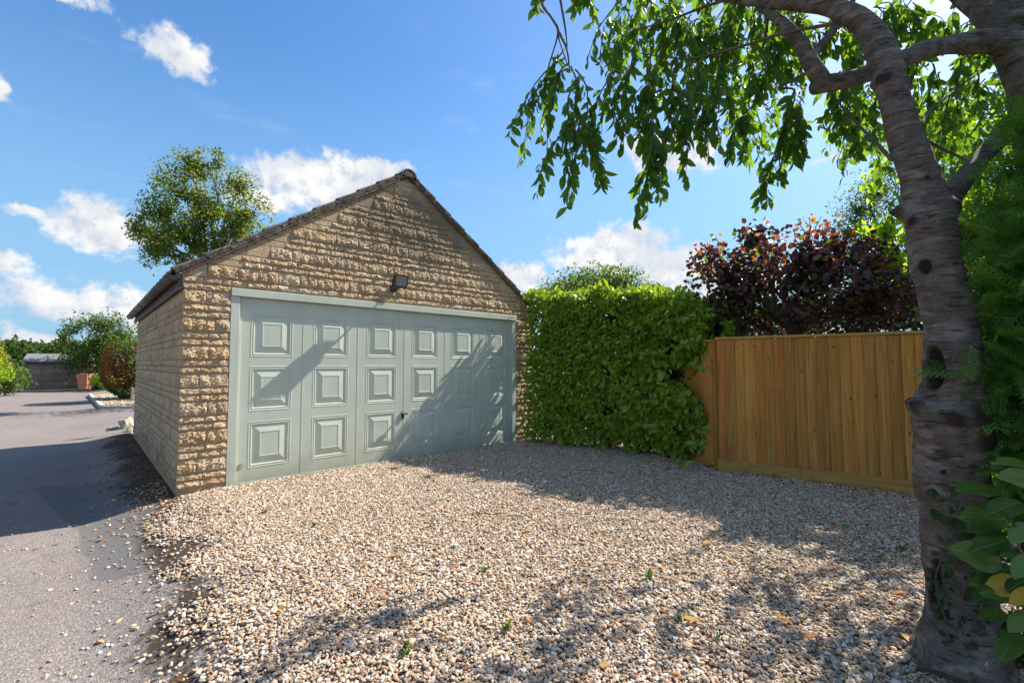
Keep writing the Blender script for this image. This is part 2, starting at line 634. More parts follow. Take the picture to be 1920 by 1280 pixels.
def mk_wood(name, c0, c1, c2, grain_axis='z'):
    m, g, p, _ = mat_base(name)
    tc = g.n('ShaderNodeTexCoord').outputs['Object']
    pos = wpos(g)
    rnd = g.n('ShaderNodeObjectInfo').outputs['Random']
    off = g.vmath('SCALE', (13.7, 7.1, 31.3), rnd)
    v = g.vmath('ADD', pos, off)
    sc_ = (22, 22, .9) if grain_axis == 'z' else (1.0, 1.0, 22)
    gv = g.vmath('MULTIPLY', v, sc_)
    n1 = g.noise(gv, 1.6, 6, .6, dist=.8)
    c = g.ramp(n1, [(.28, c0), (.5, c1), (.72, c2)])
    # every board takes the stain differently
    tint = g.ramp(rnd, [(0, (.66, .66, .58)), (.3, (1.1, 1.0, .85)), (.5, (.85, .80, .74)), (.7, (1.28, 1.18, 1.0)), (.85, (.95, .72, .6)), (1, (.75, .72, .7))])
    c = g.mix(1.0, c, tint, 'MULTIPLY')
    # knots
    kv = g.vmath('MULTIPLY', v, (7.5, 7.5, 4.2) if grain_axis == 'z' else (2.0, 2.0, 6))
    kd = g.voro(kv, 1.0)
    c = g.mix(g.maprange(g.math('ADD', kd, g.math('MULTIPLY', g.noise(v, 40, 2, .5), .08)), .16, .09, 0, .75), c, (.10, .045, .018))
    # rain streaks from the rails
    st = g.noise(g.vmath('MULTIPLY', pos, (9, 9, 1.6)), 1.0, 5, .6)
    c = g.mix(g.maprange(st, .55, .75, 0, .4), c, (.20, .105, .035))
    g.put(p.inputs['Base Color'], c)
    p.inputs['Roughness'].default_value = .75
    p.inputs['Specular IOR Level'].default_value = .25
    g.put(p.inputs['Normal'], g.bump(n1, .35, .006))
    return m


mk_wood('fence_wood', (.32, .15, .040), (.47, .245, .065), (.56, .335, .11))
mk_wood('gravel_board_wood', (.36, .23, .065), (.50, .33, .10), (.60, .42, .15), 'h')
mk_wood('shed_wood', (.16, .13, .11), (.27, .225, .19), (.36, .31, .27), 'h')


def mk_bark():
    m, g, p, _ = mat_base('cherry_bark')
    pos = wpos(g)
    big = g.noise(pos, 9, 9, .72)
    c = g.ramp(big, [(.28, (.115, .088, .07)), (.5, (.235, .19, .16)), (.66, (.38, .325, .285))])
    gv = g.vmath('MULTIPLY', g.vmath('ADD', pos, g.vmath('SCALE', g.noise(pos, 3, 3, .5, out='Color'), .12)), (5, 5, 42))
    band = g.noise(gv, 1.7, 9, .72)
    c = g.mix(g.maprange(band, .52, .60, 0, .88), c, (.065, .045, .033))
    gv2 = g.vmath('MULTIPLY', pos, (9, 9, 70))
    lent = g.noise(gv2, 1.7, 3, .5)
    c = g.mix(g.maprange(lent, .60, .68, 0, .75), c, (.35, .235, .17))
    c = g.mix(g.maprange(g.noise(pos, 2.2, 4, .6), .52, .70, 0, .45), c, (.12, .115, .055))
    silver = g.maprange(g.noise(g.vmath('MULTIPLY', pos, (4, 4, 14)), 1.5, 6, .65), .52, .66, 0, .65)
    c = g.mix(silver, c, (.50, .44, .40))
    dash = g.noise(g.vmath('MULTIPLY', pos, (17, 17, 110)), 1.2, 7, .68)
    c = g.mix(g.maprange(dash, .60, .66, 0, .85), c, (.045, .032, .026))
    w = g.n('ShaderNodeAttribute', attribute_name='wound').outputs['Fac']
    wn = g.math('ADD', w, g.math('MULTIPLY', g.math('SUBTRACT', g.noise(pos, 22, 5, .7), .5), .7))
    c = g.mix(g.maprange(wn, .35, .8), c, g.ramp(g.noise(pos, 35, 5, .7), [(.3, (.022, .015, .011)), (.6, (.085, .055, .038)), (.8, (.16, .11, .075))]))
    g.put(p.inputs['Base Color'], c)
    p.inputs['Roughness'].default_value = .85
    p.inputs['Specular IOR Level'].default_value = .25
    h = g.math('ADD', g.math('MULTIPLY', g.math('ADD', band, dash), -1.3), g.math('ADD', g.noise(pos, 45, 6, .7), g.math('MULTIPLY', lent, .7)))
    h = g.math('ADD', h, g.math('MULTIPLY', g.math('MULTIPLY', g.noise(g.vmath('MULTIPLY', pos, (1, 1, .3)), 60, 5, .7), w), 3.0))
    g.put(p.inputs['Normal'], g.bump(h, 1.0, .022))


mk_bark()
simple('twig_bark', (.11, .08, .06), .85, var=.4, scale=30, bump=.4)
simple('pale_bark', (.30, .26, .215), .85, var=.4, scale=12, bump=.4)


def mk_leaf(name, cols, trans=.45, gloss=.35, tcol=None, shine=.35):
    m = bpy.data.materials.new(name)
    m.use_nodes = True
    m.node_tree.nodes.clear()
    g = NT(m.node_tree)
    out = g.n('ShaderNodeOutputMaterial')
    geo = g.n('ShaderNodeNewGeometry')
    oi = g.n('ShaderNodeObjectInfo').outputs['Random']
    rr = g.math('FRACT', g.math('ADD', geo.outputs['Random Per Island'], oi))
    n = len(cols)
    c = g.ramp(rr, [(i / (n - 1), cols[i]) for i in range(n)])
    pos = geo.outputs['Position']
    c = g.mix(g.maprange(g.noise(pos, 2.5, 3, .5), .3, .7, 0, .35), c, [x * .6 for x in cols[0]])
    p = g.n('ShaderNodeBsdfPrincipled')
    g.put(p.inputs['Base Color'], c)
    p.inputs['Roughness'].default_value = gloss
    p.inputs['Specular IOR Level'].default_value = shine
    g.put(p.inputs['Normal'], g.bump(g.noise(pos, 60, 3, .5), .35, .004))
    t = g.n('ShaderNodeBsdfTranslucent')
    tc = g.mix(1.0, c, tcol or (2.3, 2.1, .7), 'MULTIPLY')
    g.put(t.inputs[0], tc)
    mx = g.n('ShaderNodeMixShader')
    mx.inputs[0].default_value = trans
    m.node_tree.links.new(p.outputs[0], mx.inputs[1])
    m.node_tree.links.new(t.outputs[0], mx.inputs[2])
    m.node_tree.links.new(mx.outputs[0], out.inputs[0])
    MATS[name] = m
    return m


mk_leaf('cherry_leaf', [(.055, .13, .022), (.075, .16, .026), (.095, .19, .03), (.06, .14, .024), (.13, .22, .03)], .55, .4, (2.8, 2.5, .7))
mk_leaf('laurel_leaf', [(.13, .235, .018), (.18, .30, .024), (.24, .37, .032), (.14, .25, .02), (.32, .43, .04)], .38, .28, shine=.6)
mk_leaf('laurel_near', [(.035, .085, .016), (.055, .12, .02), (.075, .15, .026)], .3, .42, shine=.3)
def add_veins():
    m = MATS['laurel_near']; g = NT(m.node_tree)
    p = [n for n in m.node_tree.nodes if n.type == 'BSDF_PRINCIPLED'][0]
    old = p.inputs['Base Color'].links[0].from_socket
    lx = g.n('ShaderNodeAttribute', attribute_name='lx').outputs['Fac']; ly = g.n('ShaderNodeAttribute', attribute_name='ly').outputs['Fac']
    mid = g.maprange(ly, .012, .004)
    fr = g.math('FRACT', g.math('SUBTRACT', g.math('MULTIPLY', lx, 9.0), g.math('MULTIPLY', ly, 16.0)))
    sv = g.maprange(g.math('ABSOLUTE', g.math('SUBTRACT', fr, .5)), .06, .015, 0, .35)
    g.put(p.inputs['Base Color'], g.mix(g.math('MAXIMUM', mid, sv), old, (.14, .22, .06)))


add_veins()
mk_leaf('yellow_leaf', [(.55, .36, .05), (.50, .24, .04), (.60, .45, .12)], .4, .5, (1.3, 1.2, .8))
mk_leaf('brown_leaf', [(.30, .11, .035), (.42, .17, .05), (.18, .08, .035)], .2, .7, (1, 1, 1))
mk_leaf('copper_leaf', [(.055, .032, .045), (.07, .036, .045), (.09, .045, .045), (.06, .045, .045)], .22, .35, (2.2, 1.1, .9), shine=.5)
mk_leaf('copper_young', [(.26, .075, .04), (.30, .12, .035), (.16, .05, .04), (.32, .2, .04)], .5, .4, (1.9, 1.4, .8))
mk_leaf('bush_leaf', [(.05, .095, .018), (.08, .14, .025), (.10, .17, .03), (.06, .10, .02)], .4, .45)
mk_leaf('light_leaf', [(.17, .29, .025), (.22, .36, .03), (.27, .40, .04), (.14, .25, .025)], .6, .4)
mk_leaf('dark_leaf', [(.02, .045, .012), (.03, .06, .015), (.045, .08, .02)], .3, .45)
mk_leaf('birch_leaf', [(.085, .15, .025), (.12, .19, .03), (.17, .21, .035), (.10, .16, .028), (.20, .17, .04)], .45, .4)
mk_leaf('conifer_leaf', [(.08, .20, .045), (.11, .25, .05), (.15, .31, .06), (.08, .20, .055)], .4, .55, shine=.25)
mk_leaf('hedge_green', [(.05, .12, .02), (.08, .16, .025), (.10, .18, .03)], .35, .5)
mk_leaf('hedge_red', [(.26, .06, .025), (.34, .11, .04), (.15, .06, .02), (.12, .13, .02)], .35, .5, (1.6, 1.1, .7))
mk_leaf('wood_leaf', [(.04, .08, .022), (.06, .11, .028), (.08, .135, .035)], .2, .7, shine=.1)


# ------------------------------------------------------------------ ground
def hz(x, y):
    """ground height: the drive lies a little below the gravel"""
    back = smooth01((y - 3.5) / 6.0)
    drop = smooth01((-x - 0.02) / 0.75)
    z = -0.135 * drop * (1 - .55 * back) - .03 * smooth01((.35 - x) / .5) * (1 if x < .35 else 0)
    return z


NHZ = np.vectorize(hz)


def grid_sheet(name, x0, x1, y0, y1, step, zoff, mat, keep=None, attrs=None, kind='structure', rough=0.0):
    xs = np.arange(x0, x1 + step * .5, step); ys = np.arange(y0, y1 + step * .5, step)
    X, Y = np.meshgrid(xs, ys, indexing='ij')
    Z = NHZ(X, Y) + zoff
    if rough:
        Z = Z + rough * (np.sin(X * 2.1 + Y * .7) * .5 + np.sin(Y * 1.7 - X * .9) * .5)
    V = np.stack([X.ravel(), Y.ravel(), Z.ravel()], 1)
    nx, ny = X.shape
    i, j = np.meshgrid(np.arange(nx - 1), np.arange(ny - 1), indexing='ij')
    a = (i * ny + j).ravel()
    F = np.stack([a, a + ny, a + ny + 1, a + 1], 1)
    if keep is not None:
        cx = V[F].mean(1)
        F = F[keep(cx[:, 0], cx[:, 1])]
    at_ = {k: f(X.ravel(), Y.ravel()) for k, f in (attrs or {}).items()}
    me = np_mesh(name, V, F, mat, True, at_)
    o = mobj(name, me)
    tag(o, kind=kind)
    return o


# great ground sheet to the horizon
def make_ground():
    rs = [0, 4, 8, 14, 22, 35, 60, 100, 180, 320, 600, 1200, 2500]
    seg = 48
    V = [(0, 5, -.24)]; F = []
    for r in rs[1:]:
        for k in range(seg):
            a = 2 * math.pi * k / seg
            V.append((r * math.cos(a), 5 + r * math.sin(a), -.24))
    for k in range(seg):
        F.append((0, 1 + k, 1 + (k + 1) % seg))
    for q in range(len(rs) - 2):
        b = 1 + q * seg
        for k in range(seg):
            k2 = (k + 1) % seg
            F.append((b + k, b + seg + k, b + seg + k2, b + k2))
    o = mobj('ground', np_mesh('ground', V, F, MATS['grass_ground'], True))
    tag(o, kind='structure')


make_ground()

# edge between drive and gravel, read as ground points
EDGE = [ground_at(*p, -.05) for p in ((338, 942), (352, 972), (372, 1010), (392, 1060), (405, 1110), (388, 1160), (392, 1220), (440, 1275))]
EDGE = [Vector((0.0, .4, 0)), Vector((.0, 0, 0))] + EDGE + [Vector((-.05, -6.5, 0)), Vector((-.3, -9.5, 0))]
EY = np.array([-p.y for p in EDGE]); EX = np.array([p.x for p in EDGE])
o_ = np.argsort(EY); EY = EY[o_]; EX = EX[o_]


def edge_x(y):
    return np.interp(-np.asarray(y), EY, EX)


def np_noise(x, y, s, seed=0.0):
    return np.array([noise.noise(Vector((a * s, b * s, seed))) for a, b in zip(np.ravel(x), np.ravel(y))])


def dirt_attr(x, y):
    d = edge_x(y) - x                       # metres left of the gravel's edge
    a = np.clip(1 - np.abs(d - .12) / .42, 0, 1) * (y < .3)
    b = np.clip(1 - (-x) / .75, 0, 1) * (y > -.3) * (y < 6.2)          # strip along the wall
    n = np_noise(x, y, 1.6)
    return np.clip(np.maximum(a * .85, b * 1.1) + n * .35 * (d < 1.4), 0, 1.2)


PATCH = [ground_at(*p, -.12) for p in ((145, 985), (175, 1085), (300, 1075), (330, 1000), (300, 940), (240, 900), (60, 905))]


def in_poly(x, y, P):
    x = np.asarray(x); y = np.asarray(y)
    ins = np.zeros(x.shape, bool)
    n = len(P)
    for i in range(n):
        a, b = P[i], P[(i + 1) % n]
        c = ((a.y > y) != (b.y > y)) & (x < (b.x - a.x) * (y - a.y) / (b.y - a.y + 1e-12) + a.x)
        ins ^= c
    return ins


def patch_attr(x, y):
    return sum(in_poly(x + a, y + b, PATCH).astype(float) for a in (-.1, -.03, .03, .1) for b in (-.1, -.03, .03, .1)) / 16


grid_sheet('driveway', -3.6, .36, -9.5, 6.6, .06, 0.0, MATS['asphalt'],
           attrs={'dirt': dirt_attr, 'patch': patch_attr}, keep=lambda x, y: ~((x > .02) & (y > .05)))
ISL = [ground_at(*p, -.07) for p in ((168, 742), (192, 767), (262, 768), (330, 768), (330, 742))]


grid_sheet('road', -30, 3.0, 6.6, 30.6, .5, -.002, MATS['asphalt'], attrs={'dirt': lambda x, y: x * 0, 'patch': lambda x, y: x * 0})
grid_sheet('road', -24, -3.6, -9.5, 6.6, .5, -.002, MATS['asphalt'], attrs={'dirt': lambda x, y: x * 0, 'patch': lambda x, y: x * 0})
grid_sheet('gravel_base', -.9, 6.6, -9.5, 0.06, .12, .006, MATS['gravel_bed'],
           keep=lambda x, y: (x > edge_x(y) + .05))


# gravel: tens of thousands of pebbles, geometry-node instances on scattered points
def gravel_tree():
    ng = bpy.data.node_groups.new('pebble_scatter', 'GeometryNodeTree')
    ng.interface.new_socket('Geometry', in_out='INPUT', socket_type='NodeSocketGeometry')
    ng.interface.new_socket('Geometry', in_out='OUTPUT', socket_type='NodeSocketGeometry')
    L = ng.links.new
    N = ng.nodes.new
    gi = N('NodeGroupInput'); go = N('NodeGroupOutput')
    join = N('GeometryNodeJoinGeometry')
    for k in range(8):
        ico = N('GeometryNodeMeshIcoSphere'); ico.inputs['Radius'].default_value = 1.0
        ico.inputs['Subdivisions'].default_value = 3
        nz = N('ShaderNodeTexNoise'); nz.noise_dimensions = '4D'
        nz.inputs['W'].default_value = k * 7.3; nz.inputs['Scale'].default_value = .75; nz.inputs['Detail'].default_value = 1.5
        sub = N('ShaderNodeVectorMath'); sub.operation = 'SUBTRACT'; sub.inputs[1].default_value = (.5, .5, .5)
        mul = N('ShaderNodeVectorMath'); mul.operation = 'SCALE'; mul.inputs[3].default_value = 1.7
        sp = N('GeometryNodeSetPosition')
        L(nz.outputs['Color'], sub.inputs[0]); L(sub.outputs[0], mul.inputs[0]); L(mul.outputs[0], sp.inputs['Offset'])
        L(ico.outputs[0], sp.inputs['Geometry'])
        sm = N('GeometryNodeSetMaterial'); sm.inputs['Material'].default_value = MATS['gravel_stone']
        L(sp.outputs[0], sm.inputs['Geometry'])
        if k % 3:
            ss = N('GeometryNodeSetShadeSmooth'); L(sm.outputs[0], ss.inputs['Geometry']); src = ss
        else:
            ss = N('GeometryNodeSetShadeSmooth'); L(sm.outputs[0], ss.inputs['Geometry']); src = ss
        gti = N('GeometryNodeGeometryToInstance'); L(src.outputs[0], gti.inputs[0]); L(gti.outputs[0], join.inputs[0])
    iop = N('GeometryNodeInstanceOnPoints')
    L(gi.outputs[0], iop.inputs['Points']); L(join.outputs[0], iop.inputs['Instance'])
    iop.inputs['Pick Instance'].default_value = True

    def attr(nm, dt):
        a = N('GeometryNodeInputNamedAttribute'); a.data_type = dt; a.inputs['Name'].default_value = nm
        return a.outputs['Attribute']
    L(attr('pick', 'INT'), iop.inputs['Instance Index'])
    L(attr('rot', 'FLOAT_VECTOR'), iop.inputs['Rotation'])
    L(attr('scl', 'FLOAT_VECTOR'), iop.inputs['Scale'])
    L(iop.outputs[0], go.inputs[0])
    return ng


PEB = gravel_tree()


def scatter_pebbles(name, XY, size, zoff=0.0, zfun=NHZ, pile=.011):
    n = len(XY)
    me = bpy.data.meshes.new(name)
    z = zfun(XY[:, 0], XY[:, 1]) + zoff + rng.random(n) * pile
    me.vertices.add(n)
    me.vertices.foreach_set('co', np.column_stack([XY, z]).astype(np.float32).ravel())
    a = me.attributes.new('pick', 'INT', 'POINT'); a.data.foreach_set('value', rng.integers(0, 8, n).astype(np.int32))
    rot = np.column_stack([rng.normal(0, .27, n), rng.normal(0, .27, n), rng.random(n) * 6.28]).astype(np.float32)
    a = me.attributes.new('rot', 'FLOAT_VECTOR', 'POINT'); a.data.foreach_set('vector', rot.ravel())
    s = size * np.exp(rng.normal(0, .28, n))
    sc3 = np.column_stack([s * rng.uniform(.85, 1.45, n), s * rng.uniform(.65, 1.0, n), s * rng.uniform(.42, .7, n)]).astype(np.float32)
    a = me.attributes.new('scl', 'FLOAT_VECTOR', 'POINT'); a.data.foreach_set('vector', sc3.ravel())
    me.materials.append(MATS['gravel_stone'])
    o = mobj(name, me)
    md = o.modifiers.new('pebbles', 'NODES'); md.node_group = PEB
    return o


def gravel_points():
    out = []
    # (y range, spacing density per m2, size)
    A = (6.2 + .9) * 9.6
    n = int(A * 5600)
    x = rng.uniform(-.9, 6.2, n); y = rng.uniform(-9.0, -.02, n)
    # keep what the camera can come near to seeing
    dx = x - CAM.x; dy = y - CAM.y
    f = dx * FWD.x + dy * FWD.y; l = dx * RGT.x + dy * RGT.y
    vis = (f > 1.2) & (np.abs(l) < f * 1.35 + .4)
    dist = edge_x(y) - x
    nz = np_noise(x[vis], y[vis], 2.2) ; N_ = np.zeros(n); N_[vis] = nz
    prob = np.clip(.55 - dist * 2.6 + N_ * 1.1, 0, 1)
    prob = np.where(dist < -.35, 1, prob)
    keep = vis & (rng.random(n) < prob)
    keep &= ~((x > 4.6) & (y > -.4) & (x > 5.5))
    return np.column_stack([x, y])[keep]


GP = gravel_points()
go = scatter_pebbles('gravel', GP, .0074, .008)
tag(go, 'buff, white and rust coloured gravel spread over the parking area', 'gravel', kind='stuff')
# strays lying on the tarmac
n = 1500
yy = rng.uniform(-6.5, 1.0, n); ee = edge_x(yy)
xx = ee - np.abs(rng.exponential(.28, n)) - .02
so = scatter_pebbles('stray_gravel', np.column_stack([xx, yy]), .0085, .003, pile=.002)
tag(so, 'loose pebbles strayed from the gravel onto the dark tarmac edge', 'pebbles', kind='stuff')
print('pebbles', len(GP))

# ------------------------------------------------------------------ garage
W = 5.30; LEN = 5.42; XM = W / 2; EAVE = 2.33; PIT = math.tan(R(34.0)); APEX = EAVE + XM * PIT
DX0, DX1, DH = 0.44, 4.86, 2.213        # door opening incl. frame
garage = empty('garage', (0, 0, 0))
tag(garage, 'tan stone double garage with a gabled tiled roof beside the drive', 'garage')


def stone_mesh(L, H, seed, P=.022, mat='stone', res=.0155):
    """rock-faced block: u along, v up, face towards -y, its arrises at y=0"""
    nu = max(4, int(L / res)); nv = max(4, int(H / (res * .75)))
    V = []; F = []
    for j in range(nv + 1):
        for i in range(nu + 1):
            u = i / nu; v = j / nv
            q = Vector((u * L * 13 + seed * 7.7, seed * 3.1, 0))
            ridge = .40 + .42 * noise.noise(q) + .26 * noise.noise(q * 2.9)
            ridge = max(.12, min(.85, ridge))
            if v > ridge:
                d = ((1 - v) / (1 - ridge)) ** .9
            else:
                d = (v / ridge) ** .38
            eu = min(1, min(u, 1 - u) * L / .010 + .35)
            amp = .72 + .95 * noise.noise(Vector((u * L * 17, v * H * 12, seed * 5.3)))
            rgh = .75 * noise.noise(Vector((u * L * 60, v * H * 70, seed * 1.3)))
            dep = P * max(.0, d * amp + rgh * min(1, d * 2)) * (eu ** .6)
            if j in (0, nv): dep = 0
            V.append((u * L, -dep, v * H))
    for j in range(nv):
        for i in range(nu):
            a = j * (nu + 1) + i
            F.append((a, a + 1, a + nu + 2, a + nu + 1))
    b = len(V)
    D = .055
    V += [(0, D, 0), (L, D, 0), (L, D, H), (0, D, H)]
    c0, c1, c2, c3 = 0, nu, (nv + 1) * (nu + 1) - 1, nv * (nu + 1)
    F += [tuple(range(c1, c0 - 1, -1)) + (b, b + 1), tuple(range(c3, c2 + 1)) + (b + 2, b + 3),
          (b,) + tuple(j * (nu + 1) for j in range(nv + 1)) + (b + 3,),
          (b + 1, b + 2) + tuple(j * (nu + 1) + nu for j in range(nv, -1, -1))]
    return V, F


POOL = {}


def pool_mesh(Lq, Hq, k, matname):
    key = (Lq, Hq, k, matname)
    if key not in POOL:
        V, F = stone_mesh(Lq, Hq, hash((Lq, Hq, k)) % 97 + .37, .0175 if Hq < .1 else .022)
        POOL[key] = np_mesh('stone_block', V, F, MATS[matname])
    return POOL[key]


def courses(ztop):
    out = [(-.13, .05), (.06, .065), (.135, .065)]
    z = .21
    while z < ztop:
        out += [(z, .14), (z + .15, .065), (z + .225, .065)]
        z += .30
    return out


LENS_B = [.16, .20, .24, .29]; LENS_S = [.17, .23, .29, .36]
blocks = []    # (kind, x or y, z, L, H)


def fill_row(a, b, H, r):
    """split a..b into stone lengths"""
    res = []; x = a
    ls = LENS_B if H > .1 else LENS_S
    while b - x > .02:
        L = r.choice(ls)
        if b - x < L + .12:
            L = b - x
            if L > .42: L = L / 2
        res.append((x, L)); x += L + .009
    return res


rb = random.Random(11)
front = []
flat = []
for (z, H) in courses(APEX - .05):
    def rake(zz):      # half-width of the gable at height zz
        return min(W / 2, max(0, (APEX - zz) / PIT))
    hw_top = rake(z + H); hw_bot = rake(z)
    if hw_bot < .05: continue
    spans = [(XM - hw_bot, XM + hw_bot)]
    if z + H < DH + .01:
        spans = [(0, DX0 - .004), (DX1 + .004, W)]
    elif z < DH:
        spans = [(0, DX0 - .004), (DX1 + .004, W)]
    for a, b in spans:
        for x, L in fill_row(a, b, H, rb):
            c0 = XM - hw_top; c1 = XM + hw_top
            HH = H; zz = z
            over = z < DH + .0 and z + H > DH
            if x >= c0 - 1e-4 and x + L <= c1 + 1e-4:
                front.append((x, zz, L, HH))
            else:       # cut stones by the verge are smooth
                poly = [(x, z), (x + L, z)]
                zr = lambda q: APEX - abs(q - XM) * PIT - .004
                z1 = min(z + H, zr(x + L)); z0 = min(z + H, zr(x))
                if z1 > z + .012: poly.append((x + L, z1))
                lo, hi = (x, x + L)
                xc = XM + (1 if x + L / 2 > XM else -1) * (APEX - .004 - (z + H)) / PIT
                if x < xc < x + L: poly.append((xc, z + H))
                if z0 > z + .012: poly.append((x, z0))
                if min(z0, z1) <= z + .012:
                    xb = XM + (1 if x + L / 2 > XM else -1) * (APEX - .004 - z) / PIT
                    if x < xb < x + L:
                        poly = [p for p in poly if (p[0] - XM) ** 2 <= (xb - XM) ** 2 + 1e-6]
                        poly.append((xb, z))
                        cx = sum(p[0] for p in poly) / len(poly); cz = sum(p[1] for p in poly) / len(poly)
                        poly.sort(key=lambda p: math.atan2(p[1] - cz, p[0] - cx))
                if len(poly) >= 3: flat.append(poly)

# the row just over the door stands on the header: fill the strip between header and the next course
ind = 0


def add_block(name, x, y, z, L, H, rot, mats='stone', parent=garage):
    ls = LENS_B + LENS_S
    Lq = round(L, 3)
    base = min(ls, key=lambda q: abs(q - L))
    me = pool_mesh(base, H, random.randrange(5), mats)
    o = bpy.data.objects.new(name, me)
    o.location = (x, y, z); o.scale = (L / base, random.uniform(.7, 1.2), 1)
    o.rotation_euler = (0, 0, rot)
    link(o, parent)
    return o


random.seed(3)
fw = empty('front_wall', (0, 0, 0)); fw.parent = garage
sw = empty('side_wall', (0, 0, 0)); sw.parent = garage
lim = 0
for (x, z, L, H) in front:
    if x > 5.15: continue
    add_block('stone_block', x, 0, z, L, H, 0, parent=fw); lim += 1
for poly in flat:
    m = MB(); off = random.uniform(-.004, .0)
    m.prism(poly, 'y', off, .05)
    o = m.build('stone_block', MATS['stone'], fw); fix_normals(o.data); lim += 1
print('front stones', lim)
# side wall facing the drive
side = []
rs2 = random.Random(4)
for (z, H) in courses(2.12):
    if z + H > 2.2: continue
    for y, L in fill_row(.058, LEN, H, rs2):
        side.append((y, z, L, H))
side.sort(key=lambda s: s[0])
nside = max(0, 296 - lim)
MBs = MB()
for i, (y, z, L, H) in enumerate(side):
    # face to -x : rotate so local -y -> -x, local x -> -y ; start at far end
    if i < nside:
        add_block('stone_block', 0, y + L, z, L, H, -math.pi / 2, 'stone_side', parent=sw)
    else:
        V, F = stone_mesh(L, H, i * 1.7, .016, res=.03)
        M = Matrix.Translation((0, y + L, z)) @ Matrix.Rotation(-math.pi / 2, 4, 'Z')
        MBs.add([M @ Vector(v) for v in V], F)
if MBs.V:
    o = MBs.build('stone_courses', MATS['stone_side'], sw)
    o['kind'] = 'stuff'
# mortar core: front wall, side walls, back wall (opening left free)
m = MB()
Y0, Y1 = .0035, .10
zb = -.2
m.prism([(.007, zb), (DX0 - .008, zb), (DX0 - .008, DH + .006), (DX1 + .008, DH + .006), (DX1 + .008, zb), (W - .007, zb), (W - .007, EAVE - .01), (XM, APEX - .018), (.007, EAVE - .01)], 'y', Y0, Y1)
o = m.build('mortar', MATS['mortar'], fw); fix_normals(o.data)
m = MB(); m.box(.007, .10, Y1 + .001, LEN - .005, zb, EAVE - .08)
m.build('mortar', MATS['mortar'], sw)
m = MB(); m.box(W - .1, W - .007, Y1 + .001, LEN - .005, zb, EAVE - .08); o = m.build('far_side_wall', MATS['stone'], garage)
m = MB(); m.prism([(.101, zb), (W - .101, zb), (W - .101, EAVE - .02), (XM, APEX - .02), (.101, EAVE - .02)], 'y', LEN - .1, LEN)
o = m.build('back_wall', MATS['stone'], garage); fix_normals(o.data)

# roof ---------------------------------------------------------------
roof = empty('roof', (0, 0, 0)); roof.parent = garage
SL = math.hypot(1, PIT)
ux, uz = 1 / SL, PIT / SL
OV = .06        # eaves overhang beyond the wall face, along x
rafter_len = (XM + OV) * SL


def slope_M(sd):
    """local: x up the slope from eaves, y along ridge, z normal to the roof; sd=-1 left slope, +1 right"""
    ex = Vector((-sd * ux, 0, uz)); ey = Vector((0, 1, 0)) * (1 if sd < 0 else 1)
    ez = Vector((sd * uz, 0, ux))
    org = Vector((XM + sd * (XM + OV), 0, APEX - (XM + OV) * PIT))
    M = Matrix(((ex.x, ey.x, ez.x, org.x), (ex.y, ey.y, ez.y, org.y), (ex.z, ey.z, ez.z, org.z), (0, 0, 0, 1)))
    return M


FRONT_Y = -.045
for sd in (-1, 1):
    M = slope_M(sd)
    m = MB(); m.box(0, rafter_len - .02, .0, LEN, -.03, .012, M)
    m.build('roof_deck', MATS['fascia'], roof)
    # undercloak along the verge
    m = MB(); m.bevbox(-.01, rafter_len - .02, FRONT_Y, -.001, -.006, .020, .003, M)
    m.build('undercloak', MATS['tile'], roof)
    gauge = .345
    nrow = int(rafter_len / gauge) + 1
    for k in range(nrow):
        x0 = k * gauge; x1 = min(x0 + .42, rafter_len - .05)
        if x0 > rafter_len - .12: continue
        jit = random.uniform(-.006, .006)
        def tile_pts(ya, yb, roll=True):
            # tile lifts at its tail (x0) over the one below
            tt = .024
            prof = []
            ny = max(2, int((yb - ya) / .3 * 8))
            V = []; F = []
            for i in range(ny + 1):
                y = ya + (yb - ya) * i / ny
                r = .022 * max(0, math.sin((y - ya) / .30 * 2 * math.pi)) ** 2
                for (xx, zz) in ((x0, .046 + .03), (x1, .046 + .004), (x1, .046 + .004 - tt + .02), (x0, .046 + .03 - tt)):
                    V.append(M @ Vector((xx + jit, y, zz + (r if zz > .0 else 0))))
            for i in range(ny):
                for q in range(4):
                    F.append((i * 4 + q, i * 4 + (q + 1) % 4, (i + 1) * 4 + (q + 1) % 4, (i + 1) * 4 + q))
            F.append((0, 1, 2, 3)); F.append(tuple(ny * 4 + q for q in (3, 2, 1, 0)))
            return V, F
        V, F = tile_pts(FRONT_Y - .012, .285)
        m = MB(); m.add(V, F); o = m.build('roof_tile', MATS['tile'], roof); fix_normals(o.data)
        V, F = tile_pts(.288, LEN + .04)
        m = MB(); m.add(V, F); o = m.build('tile_course', MATS['tile'], roof); fix_normals(o.data)
        # bedding mortar at verge
        m = MB()
        for q in range(7):
            xa = x0 + q * gauge / 7
            if xa + gauge / 7 > rafter_len - .09: continue
            m.bevbox(xa, xa + gauge / 7 - .003, FRONT_Y - .006 - random.random() * .006, -.004, .020, .046 + random.random() * .010 * (1 - q / 7), .003, M)
        m.build('verge_mortar', MATS['tile'], roof)
